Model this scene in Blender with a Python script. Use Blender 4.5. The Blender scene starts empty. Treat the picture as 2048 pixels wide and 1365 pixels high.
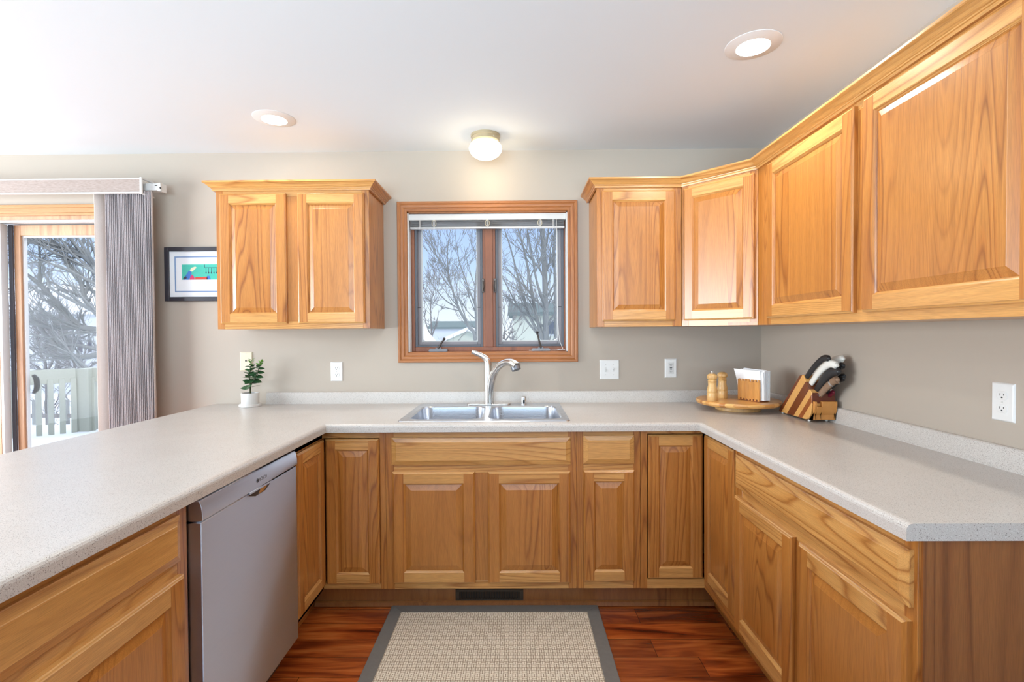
import bpy, math, random
from mathutils import Vector, Matrix

# ------------------------------------------------------------------ camera, world, big lights, exposure
I = 0.0254                                  # everything below is written in inches
SC = bpy.context.scene
COL = SC.collection
D, XR, ZC = 117.8, 57.6, 95.2               # back wall, right wall, ceiling
PI = math.pi

def s2l(r, g, b):
    f = lambda c: (c / 255 / 12.92) if c / 255 <= 0.04045 else ((c / 255 + 0.055) / 1.055) ** 2.4
    return (f(r), f(g), f(b), 1.0)

cam_data = bpy.data.cameras.new('camera')
cam = bpy.data.objects.new('camera', cam_data)
COL.objects.link(cam)
cam_data.sensor_width = 36.0
cam_data.lens = 36.0 * 1000.0 / 2048.0
cam_data.clip_start = 0.02
cam_data.clip_end = 500
YAW, PITCH, ROLL, HCAM = 0.00807, -0.01558, -0.00641, 52.366
def cam_dir(a, b, cfw):                      # image right, image up, forward  -> world
    c, s = math.cos(ROLL), math.sin(ROLL)
    x, u = c * a - s * b, s * a + c * b
    c, s = math.cos(PITCH), math.sin(PITCH)
    y, z = c * cfw - s * u, s * cfw + c * u
    c, s = math.cos(YAW), math.sin(YAW)
    return Vector((c * x - s * y, s * x + c * y, z))
R_, U_, F_ = cam_dir(1, 0, 0), cam_dir(0, 1, 0), cam_dir(0, 0, 1)
cam.matrix_world = Matrix(((R_.x, U_.x, -F_.x, 0), (R_.y, U_.y, -F_.y, 0), (R_.z, U_.z, -F_.z, HCAM * I), (0, 0, 0, 1)))
SC.camera = cam

SC.view_settings.view_transform = 'Standard'
SC.view_settings.look = 'None'
SC.view_settings.gamma = 1.0
SC.view_settings.exposure = 0.0
SC.view_settings.use_curve_mapping = False

world = bpy.data.worlds.new('winter_sky')
SC.world = world
world.use_nodes = True
wn = world.node_tree.nodes; wl = world.node_tree.links
wn.clear()
w_out = wn.new('ShaderNodeOutputWorld'); w_bg = wn.new('ShaderNodeBackground')
w_tc = wn.new('ShaderNodeTexCoord'); w_sep = wn.new('ShaderNodeSeparateXYZ'); w_rmp = wn.new('ShaderNodeValToRGB')
wl.new(w_tc.outputs['Generated'], w_sep.inputs[0]); wl.new(w_sep.outputs['Z'], w_rmp.inputs[0])
wl.new(w_rmp.outputs[0], w_bg.inputs['Color']); wl.new(w_bg.outputs[0], w_out.inputs[0])
els = w_rmp.color_ramp.elements
els[0].position = 0.0; els[0].color = (0.80, 0.88, 0.95, 1)
els[1].position = 0.6; els[1].color = (0.72, 0.80, 0.95, 1)
for p_, c_ in ((0.05, (0.72, 0.82, 0.95, 1)), (0.12, (0.50, 0.66, 0.97, 1)), (0.22, (0.40, 0.56, 0.93, 1)), (0.4, (0.66, 0.76, 0.95, 1))):
    e_ = els.new(p_); e_.color = c_
w_mr = wn.new('ShaderNodeMapRange')                 # overcast sky: the zenith is brighter than the horizon
for k_, v_ in (('From Min', 0.20), ('From Max', 0.55), ('To Min', 1.35), ('To Max', 2.6)): w_mr.inputs[k_].default_value = v_
wl.new(w_sep.outputs['Z'], w_mr.inputs['Value']); wl.new(w_mr.outputs[0], w_bg.inputs['Strength'])

def area(name, loc, target, sx, sy, power, color=(1, 1, 1), spread=PI):
    l = bpy.data.lights.new(name, 'AREA')
    l.shape = 'RECTANGLE'; l.size = sx * I; l.size_y = sy * I
    l.energy = power; l.color = color; l.spread = spread
    o = bpy.data.objects.new(name, l)
    o.location = Vector(loc) * I
    o.rotation_euler = (Vector(target) - Vector(loc)).to_track_quat('-Z', 'Y').to_euler()
    COL.objects.link(o)
    return o
# added fill panels out of view: behind the camera, at far left and outdoors
area('added_ceiling_uplight', (-20, -100, 50), (-16, -46, 96), 150, 50, 135, (0.58, 0.82, 1.0), math.radians(100))  # added unseen uplight that brightens the ceiling
area('added_wall_cabinet_fill', (0, -70, 84), (8, 105, 78), 150, 14, 4.5, (1.0, 0.96, 0.90), math.radians(58))  # added strip behind the camera to lift the wall cabinets
area('added_left_fill', (-190, 40, 50), (20, 78, 62), 100, 66, 262, (0.86, 0.94, 1.0))  # added panel standing in for patio door daylight from the left
area('added_sink_window_fill', (-6.6, D + 30, 112), (-6.6, D, 64), 110, 40, 34, (0.84, 0.93, 1.0), math.radians(110))  # added panel above the sight line, boosts daylight around the sink
area('added_patio_door_fill', (-119, D + 26, 126), (-112, D - 26, 36), 60, 36, 40, (0.84, 0.93, 1.0), math.radians(90))  # extra unseen panel outdoors, added to boost daylight at the patio door
sun_ = bpy.data.lights.new('winter_sun', 'SUN'); sun_.energy = 1.1; sun_.angle = math.radians(3); sun_.color = (1.0, 0.95, 0.88)
sun = bpy.data.objects.new('winter_sun', sun_); sun.rotation_euler = Vector((-0.62, 0.62, -0.50)).to_track_quat('-Z', 'Y').to_euler(); COL.objects.link(sun)

# ------------------------------------------------------------------ node helpers and materials
def new_mat(name):
    m = bpy.data.materials.new(name); m.use_nodes = True
    nt = m.node_tree; nt.nodes.clear()
    out = nt.nodes.new('ShaderNodeOutputMaterial'); b = nt.nodes.new('ShaderNodeBsdfPrincipled')
    nt.links.new(b.outputs[0], out.inputs[0])
    return m, nt, b
def setin(b, **k):
    for n, v in k.items():
        n = n.replace('_', ' ')
        if n in b.inputs: b.inputs[n].default_value = v
def N(nt, typ, ins=None, **props):
    n = nt.nodes.new(typ)
    for k, v in props.items(): setattr(n, k, v)
    for k, v in (ins or {}).items():
        s = n.inputs[k]
        if hasattr(v, 'is_output') or isinstance(v, bpy.types.NodeSocket): nt.links.new(v, s)
        else: s.default_value = v
    return n
def math_(nt, op, a, b=0.0, c=0.0):
    n = N(nt, 'ShaderNodeMath', {0: a, 1: b, 2: c}, operation=op)
    return n.outputs[0]
def ramp(nt, fac, stops, interp='LINEAR'):
    n = nt.nodes.new('ShaderNodeValToRGB'); n.color_ramp.interpolation = interp
    e = n.color_ramp.elements
    e[0].position, e[0].color = stops[0]; e[1].position, e[1].color = stops[-1]
    for p, c in stops[1:-1]:
        x = e.new(p); x.color = c
    nt.links.new(fac, n.inputs[0])
    return n.outputs[0]
def mix(nt, fac, a, b, blend='MIX'):
    n = nt.nodes.new('ShaderNodeMix'); n.data_type = 'RGBA'; n.blend_type = blend
    for s, v in ((n.inputs[0], fac), (n.inputs[6], a), (n.inputs[7], b)):
        if isinstance(v, bpy.types.NodeSocket): nt.links.new(v, s)
        else: s.default_value = v
    return n.outputs[2]
def coords(nt, rnd=True, scale=(1, 1, 1)):
    tc = nt.nodes.new('ShaderNodeTexCoord'); v = tc.outputs['Object']
    if rnd:
        oi = nt.nodes.new('ShaderNodeObjectInfo')
        a = N(nt, 'ShaderNodeVectorMath', {0: v, 1: oi.outputs['Random']}, operation='MULTIPLY_ADD')
        a.inputs[0].default_value = (0, 0, 0)
        mm = N(nt, 'ShaderNodeVectorMath', {0: oi.outputs['Random'], 1: (17.3, 9.1, 23.7)}, operation='MULTIPLY')
        nt.nodes.remove(a)
        a = N(nt, 'ShaderNodeVectorMath', {0: v, 1: mm.outputs[0]}, operation='ADD')
        v = a.outputs[0]
    mp = N(nt, 'ShaderNodeVectorMath', {0: v, 1: scale}, operation='MULTIPLY')
    return mp.outputs[0]
def bump(nt, b, h, strength, dist=0.001):
    n = N(nt, 'ShaderNodeBump', {'Height': h, 'Strength': strength, 'Distance': dist})
    nt.links.new(n.outputs[0], b.inputs['Normal'])

def plain(name, col, rough=0.5, metal=0.0, spec=0.5, noise=0.0, coat=0.0):
    m, nt, b = new_mat(name)
    setin(b, Base_Color=col, Roughness=rough, Metallic=metal, Coat_Weight=coat, Coat_Roughness=0.1)
    b.inputs['Specular IOR Level'].default_value = spec
    if noise:
        n = N(nt, 'ShaderNodeTexNoise', {'Vector': coords(nt), 'Scale': 60.0, 'Detail': 4.0})
        d = tuple(c * (1 - noise) for c in col[:3]) + (1,)
        nt.links.new(mix(nt, n.outputs[0], d, col), b.inputs['Base Color'])
    return m

def oak(name, axis, light, mid, dark, rings=20.0, rough=0.32, coat=0.45, bump_s=0.12):
    """honey oak: contour lines of a stretched noise (cathedral figure) plus fine pores; axis = grain direction"""
    m, nt, b = new_mat(name)
    along, across = 0.50, 8.0
    sc = [across] * 3; sc[axis] = along
    v = coords(nt, True, tuple(sc))
    big = N(nt, 'ShaderNodeTexNoise', {'Vector': v, 'Scale': 1.0, 'Detail': 1.2, 'Roughness': 0.35, 'Distortion': 0.25})
    lines = math_(nt, 'FRACT', math_(nt, 'MULTIPLY', big.outputs[0], rings))
    sc2 = [900.0] * 3; sc2[axis] = 22.0
    pores = N(nt, 'ShaderNodeTexNoise', {'Vector': coords(nt, True, tuple(sc2)), 'Scale': 1.0, 'Detail': 2.0})
    sc3 = [55.0] * 3; sc3[axis] = 2.0
    streak = N(nt, 'ShaderNodeTexNoise', {'Vector': coords(nt, True, tuple(sc3)), 'Scale': 1.0, 'Detail': 3.0})
    tone = N(nt, 'ShaderNodeTexNoise', {'Vector': coords(nt, True, (2.2, 2.2, 2.2)), 'Scale': 1.0, 'Detail': 1.0})
    c = ramp(nt, lines, [(0.0, dark), (0.14, mid), (0.5, light), (0.82, light), (1.0, dark)])
    calm = N(nt, 'ShaderNodeTexNoise', {'Vector': coords(nt, True, tuple(x * 0.55 for x in sc)), 'Scale': 1.0, 'Detail': 0.0})
    c = mix(nt, ramp(nt, calm.outputs[0], [(0.40, (0.20,) * 3 + (1,)), (0.60, (0.95,) * 3 + (1,))]), mix(nt, 0.3, light, mid), c)
    pm = ramp(nt, pores.outputs[0], [(0.40, (0.55, 0.55, 0.55, 1)), (0.56, (1, 1, 1, 1))])
    c = mix(nt, 0.42, c, pm, 'MULTIPLY')
    sm = ramp(nt, streak.outputs[0], [(0.30, (0.72, 0.66, 0.58, 1)), (0.62, (1.04, 1.03, 1.0, 1))])
    c = mix(nt, 0.45, c, sm, 'MULTIPLY')
    tm = ramp(nt, tone.outputs[0], [(0.30, (0.90, 0.86, 0.80, 1)), (0.70, (1.05, 1.05, 1.05, 1))])
    c = mix(nt, 0.7, c, tm, 'MULTIPLY')
    nt.links.new(c, b.inputs['Base Color'])
    setin(b, Roughness=rough, Coat_Weight=coat, Coat_Roughness=0.24)
    h = math_(nt, 'ADD', math_(nt, 'MULTIPLY', pores.outputs[0], 0.7), lines)
    bump(nt, b, h, bump_s, 0.0004)
    return m
OL, OM, OD = s2l(192, 128, 60), s2l(182, 115, 49), s2l(148, 87, 34)
OAK_V = oak('honey_oak_upright_grain', 2, OL, OM, OD)
OAK_H = oak('honey_oak_level_grain_sheen', 0, s2l(216, 162, 94), s2l(206, 148, 80), s2l(170, 110, 52))  # level grain kept lighter: sheen from above put into the colour
OAK_Y = oak('honey_oak_deep_grain', 1, OL, OM, OD)
OAKS = [OAK_V, OAK_H, OAK_Y]
WIN_V = oak('window_oak_upright_grain', 2, s2l(174, 112, 58), s2l(164, 99, 47), s2l(132, 73, 33), rough=0.5, coat=0.08)
WIN_H = oak('window_oak_level_grain', 0, s2l(174, 112, 58), s2l(164, 99, 47), s2l(132, 73, 33), rough=0.5, coat=0.08)
SASH = oak('sash_reddish_wood', 2, s2l(142, 84, 50), s2l(134, 76, 44), s2l(114, 62, 36), rings=5, rough=0.5, coat=0.08)
DOORWOOD = oak('patio_door_pale_wood', 2, s2l(200, 156, 120), s2l(190, 142, 104), s2l(172, 124, 88), rings=6, rough=0.45, coat=0.1)
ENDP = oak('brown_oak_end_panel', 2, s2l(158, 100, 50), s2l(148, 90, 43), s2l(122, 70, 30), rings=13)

def make_paint(name, col, rough=0.6, b_s=0.03):
    m, nt, b = new_mat(name)
    n = N(nt, 'ShaderNodeTexNoise', {'Vector': coords(nt, False), 'Scale': 220.0, 'Detail': 3.0})
    n2 = N(nt, 'ShaderNodeTexNoise', {'Vector': coords(nt, False), 'Scale': 1.3, 'Detail': 2.0})
    d = tuple(c * 0.965 for c in col[:3]) + (1,)
    nt.links.new(mix(nt, n2.outputs[0], d, col), b.inputs['Base Color'])
    setin(b, Roughness=rough); b.inputs['Specular IOR Level'].default_value = 0.3
    bump(nt, b, n.outputs[0], b_s, 0.001)
    return m
WALL = make_paint('greige_wall_paint', s2l(178, 167, 154))
CEIL = make_paint('white_ceiling_paint', s2l(222, 228, 231), 0.8, 0.05)
WHITE = plain('white_plastic', s2l(222, 222, 220), 0.35)
WHITE2 = plain('white_vinyl', s2l(206, 206, 204), 0.4)
IVORY = plain('ivory_plastic', s2l(212, 202, 178), 0.4)
DARK = plain('black_slot', s2l(28, 26, 26), 0.5)
SCREENF = plain('dark_grey_screen_frame', s2l(76, 78, 86), 0.45)
VINYLG = plain('grey_vinyl_sash', s2l(158, 152, 156), 0.5)
NICKEL = plain('brushed_nickel', (0.62, 0.60, 0.57, 1), 0.24, 1.0)
CHROME = plain('polished_chrome', (0.80, 0.82, 0.84, 1), 0.08, 1.0)
BRONZE = plain('dark_bronze_metal', s2l(84, 78, 74), 0.4, 0.7)
SATIN = plain('satin_tan_metal', s2l(190, 174, 142), 0.35, 0.6)
BLACKF = plain('black_frame_lacquer', s2l(46, 46, 54), 0.3)
VENT = plain('dark_bronze_paint', s2l(58, 46, 34), 0.45)
PAPER = plain('white_paper', s2l(240, 240, 240), 0.85)
MATB = plain('mat_board_white', s2l(236, 234, 236), 0.8)
BLUEL = plain('blue_mat_line', s2l(128, 152, 190), 0.7)
SNOW = plain('snow', (0.80, 0.82, 0.85, 1), 0.9, 0, 0.2, 0.04)
BARK = plain('grey_bark', s2l(150, 151, 149), 0.9, 0, 0.2, 0.35)
BARKD = plain('dark_bark', s2l(138, 133, 131), 0.9, 0, 0.2, 0.35)
RAILP = plain('sage_white_deck_paint', s2l(170, 172, 160), 0.6, 0, 0.3, 0.05)
CERAMIC = plain('white_ceramic', s2l(214, 212, 208), 0.3)
SOIL = plain('potting_soil', s2l(58, 46, 38), 0.9, 0, 0.2, 0.4)
LEAF = plain('deep_green_leaf', s2l(52, 92, 56), 0.35, 0, 0.5, 0.25)
LEAFY = plain('young_green_leaf', s2l(104, 158, 66), 0.4, 0, 0.5, 0.2)
STEM = plain('green_brown_stem', s2l(74, 78, 50), 0.6, 0, 0.3, 0.2)
BEECH = oak('pale_turned_beech', 2, s2l(226, 184, 122), s2l(214, 168, 106), s2l(194, 148, 88), rings=5, rough=0.4, coat=0.2)
BLKH = plain('black_handle', s2l(38, 38, 40), 0.4)
WHTH = plain('white_handle', s2l(226, 224, 216), 0.4)
BRNH = oak('worn_wood_handle', 2, s2l(150, 122, 100), s2l(130, 104, 84), s2l(98, 76, 60), rings=5, rough=0.5, coat=0.0)
REDH = plain('dark_red_handle', s2l(120, 28, 48), 0.4)
STEEL = plain('knife_steel', (0.66, 0.67, 0.69, 1), 0.2, 1.0)
RUBBER = plain('white_rubber', s2l(226, 224, 216), 0.6)
DARKPL = plain('dark_grey_plastic', s2l(52, 50, 52), 0.45)

# brushed stainless
def stainless(name, col, rough, axis, aniso=0.0, arot=0.0):
    m, nt, b = new_mat(name)
    sc = [900.0] * 3; sc[axis] = 6.0
    n = N(nt, 'ShaderNodeTexNoise', {'Vector': coords(nt, False, tuple(sc)), 'Scale': 1.0, 'Detail': 2.0})
    r = ramp(nt, n.outputs[0], [(0.3, (rough - 0.05,) * 3 + (1,)), (0.7, (rough + 0.05,) * 3 + (1,))])
    nt.links.new(r, b.inputs['Roughness'])
    setin(b, Base_Color=col, Metallic=1.0)
    if aniso:
        tg = nt.nodes.new('ShaderNodeTangent'); tg.direction_type = 'RADIAL'; tg.axis = 'Z'
        setin(b, Anisotropic=aniso, Anisotropic_Rotation=arot); nt.links.new(tg.outputs[0], b.inputs['Tangent'])
    bump(nt, b, n.outputs[0], 0.03, 0.0003)
    return m
STAINLESS = stainless('brushed_stainless_sink', (0.56, 0.58, 0.62, 1), 0.28, 0)
DWSTEEL = stainless('brushed_stainless_door', (0.70, 0.74, 0.83, 1), 0.60, 0, 0.95, 0.25)

# speckled laminate
m, nt, b = new_mat('speckled_laminate'); LAMINATE = m
vc = coords(nt, False)
n1 = N(nt, 'ShaderNodeTexNoise', {'Vector': vc, 'Scale': 520.0, 'Detail': 2.0, 'Roughness': 0.7})
n2 = N(nt, 'ShaderNodeTexNoise', {'Vector': vc, 'Scale': 420.0, 'Detail': 1.0, 'Roughness': 0.6})
n3 = N(nt, 'ShaderNodeTexVoronoi', {'Vector': vc, 'Scale': 380.0})
n4 = N(nt, 'ShaderNodeTexNoise', {'Vector': vc, 'Scale': 7.0, 'Detail': 2.0})
base = mix(nt, n4.outputs[0], s2l(191, 185, 178), s2l(203, 198, 192))
f1 = ramp(nt, n1.outputs[0], [(0.56, (0, 0, 0, 1)), (0.66, (1, 1, 1, 1))])
base = mix(nt, f1, base, s2l(140, 130, 122))
f2 = ramp(nt, n2.outputs[0], [(0.30, (1, 1, 1, 1)), (0.40, (0, 0, 0, 1))])
base = mix(nt, f2, base, s2l(212, 209, 204))
f3 = ramp(nt, N(nt, 'ShaderNodeSeparateColor', {0: n3.outputs['Color']}).outputs[0], [(0.84, (0, 0, 0, 1)), (0.87, (1, 1, 1, 1))])
f3b = ramp(nt, n3.outputs['Distance'], [(0.25, (1, 1, 1, 1)), (0.42, (0, 0, 0, 1))])
base = mix(nt, math_(nt, 'MULTIPLY', f3, f3b), base, s2l(108, 99, 93))
nt.links.new(base, b.inputs['Base Color'])
setin(b, Roughness=0.30); b.inputs['Specular IOR Level'].default_value = 0.55

# reddish hardwood planks running left to right
m, nt, b = new_mat('red_acacia_planks'); FLOORM = m
tc = nt.nodes.new('ShaderNodeTexCoord'); sp = N(nt, 'ShaderNodeSeparateXYZ', {0: tc.outputs['Object']})
PW, PL = 4.7 * I, 40 * I
row = math_(nt, 'FLOOR', math_(nt, 'DIVIDE', sp.outputs['Y'], PW))
wn1 = N(nt, 'ShaderNodeTexWhiteNoise', {'W': row}, noise_dimensions='1D')
xs = math_(nt, 'DIVIDE', math_(nt, 'ADD', sp.outputs['X'], math_(nt, 'MULTIPLY', wn1.outputs['Value'], 3.0)), PL)
colm = math_(nt, 'FLOOR', xs)
cv = N(nt, 'ShaderNodeCombineXYZ', {0: row, 1: colm, 2: 0.0})
wn2 = N(nt, 'ShaderNodeTexWhiteNoise', {'Vector': cv.outputs[0]}, noise_dimensions='3D')
offv = N(nt, 'ShaderNodeVectorMath', {0: wn2.outputs['Color'], 1: (7.0, 7.0, 7.0)}, operation='MULTIPLY')
pv = N(nt, 'ShaderNodeVectorMath', {0: tc.outputs['Object'], 1: offv.outputs[0]}, operation='ADD')
ps = N(nt, 'ShaderNodeVectorMath', {0: pv.outputs[0], 1: (2.2, 17.0, 17.0)}, operation='MULTIPLY')
g1 = N(nt, 'ShaderNodeTexNoise', {'Vector': ps.outputs[0], 'Scale': 1.0, 'Detail': 3.0, 'Distortion': 0.9})
ps2 = N(nt, 'ShaderNodeVectorMath', {0: pv.outputs[0], 1: (10.0, 260.0, 260.0)}, operation='MULTIPLY')
g2 = N(nt, 'ShaderNodeTexNoise', {'Vector': ps2.outputs[0], 'Scale': 1.0, 'Detail': 2.0})
c1 = ramp(nt, g1.outputs[0], [(0.28, s2l(84, 32, 14)), (0.42, s2l(140, 62, 24)), (0.56, s2l(182, 92, 38)), (0.74, s2l(206, 120, 58))])
tn = ramp(nt, wn2.outputs['Value'], [(0.0, (0.45, 0.38, 0.36, 1)), (0.5, (0.85, 0.80, 0.78, 1)), (1.0, (1.12, 1.08, 1.0, 1))])
c1 = mix(nt, 1.0, c1, tn, 'MULTIPLY')
fm = ramp(nt, g2.outputs[0], [(0.35, (0.62, 0.55, 0.50, 1)), (0.6, (1.05, 1.05, 1.05, 1))])
c1 = mix(nt, 0.5, c1, fm, 'MULTIPLY')
fy = math_(nt, 'FRACT', math_(nt, 'DIVIDE', sp.outputs['Y'], PW)); fx = math_(nt, 'FRACT', xs)
seam = math_(nt, 'MAXIMUM', math_(nt, 'LESS_THAN', fy, 0.022), math_(nt, 'LESS_THAN', fx, 0.0022))
c1 = mix(nt, seam, c1, s2l(40, 16, 8))
nt.links.new(c1, b.inputs['Base Color'])
setin(b, Roughness=0.24, Coat_Weight=0.4, Coat_Roughness=0.12)
bump(nt, b, math_(nt, 'SUBTRACT', g1.outputs[0], seam), 0.12, 0.0008)

# basket weave
m, nt, b = new_mat('beige_basket_weave'); WEAVE = m
tc = nt.nodes.new('ShaderNodeTexCoord')
sv = N(nt, 'ShaderNodeVectorMath', {0: tc.outputs['Object'], 1: (1 / (0.72 * I),) * 3}, operation='MULTIPLY')
sp = N(nt, 'ShaderNodeSeparateXYZ', {0: sv.outputs[0]})
par = math_(nt, 'FLOORED_MODULO', math_(nt, 'ADD', math_(nt, 'FLOOR', sp.outputs[0]), math_(nt, 'FLOOR', sp.outputs[1])), 2.0)
sx = math_(nt, 'ABSOLUTE', math_(nt, 'SINE', math_(nt, 'MULTIPLY', sp.outputs[0], 2 * PI)))
sy = math_(nt, 'ABSOLUTE', math_(nt, 'SINE', math_(nt, 'MULTIPLY', sp.outputs[1], 2 * PI)))
ex = math_(nt, 'ABSOLUTE', math_(nt, 'SINE', math_(nt, 'MULTIPLY', sp.outputs[0], PI)))
ey = math_(nt, 'ABSOLUTE', math_(nt, 'SINE', math_(nt, 'MULTIPLY', sp.outputs[1], PI)))
hx = math_(nt, 'MULTIPLY', sx, math_(nt, 'POWER', ey, 0.4)); hy = math_(nt, 'MULTIPLY', sy, math_(nt, 'POWER', ex, 0.4))
hh = math_(nt, 'ADD', math_(nt, 'MULTIPLY', hx, par), math_(nt, 'MULTIPLY', hy, math_(nt, 'SUBTRACT', 1.0, par)))
wv = N(nt, 'ShaderNodeTexNoise', {'Vector': tc.outputs['Object'], 'Scale': 90.0, 'Detail': 2.0})
cc = ramp(nt, hh, [(0.05, s2l(120, 100, 80)), (0.4, s2l(212, 200, 180)), (0.8, s2l(238, 230, 214))])
cc = mix(nt, 0.35, cc, ramp(nt, wv.outputs[0], [(0.3, s2l(190, 172, 148)), (0.7, s2l(250, 244, 232))]), 'MULTIPLY')
nt.links.new(cc, b.inputs['Base Color']); setin(b, Roughness=0.85)
bump(nt, b, hh, 0.5, 0.0015)
MATEDGE = plain('grey_suede_binding', s2l(120, 116, 110), 0.9, 0, 0.2, 0.2)

# woven fabrics
def fabric(name, c0, c1, sc):
    m, nt, b = new_mat(name)
    n = N(nt, 'ShaderNodeTexNoise', {'Vector': coords(nt, True, sc), 'Scale': 1.0, 'Detail': 3.0})
    nt.links.new(ramp(nt, n.outputs[0], [(0.3, c0), (0.7, c1)]), b.inputs['Base Color'])
    setin(b, Roughness=0.85)
    return m
VANE = fabric('grey_taupe_vane_fabric', s2l(186, 180, 182), s2l(230, 226, 228), (700, 700, 240))
VANEL = fabric('lit_vane_fabric', s2l(214, 206, 198), s2l(232, 226, 220), (700, 700, 240))  # paler copy for the end vane: door light painted into the fabric
VALF = fabric('taupe_valance_fabric', s2l(140, 126, 118), s2l(172, 158, 150), (60, 900, 900))

def glow(name, col, st):
    m = bpy.data.materials.new(name); m.use_nodes = True
    nt = m.node_tree; nt.nodes.clear()
    o = nt.nodes.new('ShaderNodeOutputMaterial'); e = N(nt, 'ShaderNodeEmission', {'Color': col, 'Strength': st})
    nt.links.new(e.outputs[0], o.inputs[0]); return m
LENS = glow('lit_lens', (1.0, 0.93, 0.82, 1), 22.0)
GLOBE = glow('lit_frosted_glass', (1.0, 0.93, 0.80, 1), 2.6)

def thin(name, tint, refl, base_alpha=None):
    """clear pane: mostly transparent with a fresnel reflection"""
    m = bpy.data.materials.new(name); m.use_nodes = True
    nt = m.node_tree; nt.nodes.clear()
    o = nt.nodes.new('ShaderNodeOutputMaterial')
    t = N(nt, 'ShaderNodeBsdfTransparent', {'Color': tint}); g = N(nt, 'ShaderNodeBsdfGlossy', {'Roughness': 0.02})
    fr = N(nt, 'ShaderNodeFresnel', {'IOR': 1.45}); mx = N(nt, 'ShaderNodeMixShader', {0: math_(nt, 'MULTIPLY', fr.outputs[0], refl), 1: t.outputs[0], 2: g.outputs[0]})
    nt.links.new(mx.outputs[0], o.inputs[0]); return m
GLASS = thin('window_glass', (0.97, 0.985, 0.985, 1), 0.18)
m = bpy.data.materials.new('insect_screen'); m.use_nodes = True; nt = m.node_tree; nt.nodes.clear()
o_ = nt.nodes.new('ShaderNodeOutputMaterial'); t_ = nt.nodes.new('ShaderNodeBsdfTransparent'); d_ = N(nt, 'ShaderNodeBsdfDiffuse', {'Color': s2l(96, 102, 108)})
x_ = N(nt, 'ShaderNodeMixShader', {0: 0.10, 1: t_.outputs[0], 2: d_.outputs[0]}); nt.links.new(x_.outputs[0], o_.inputs[0]); SCREENM = m

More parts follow.
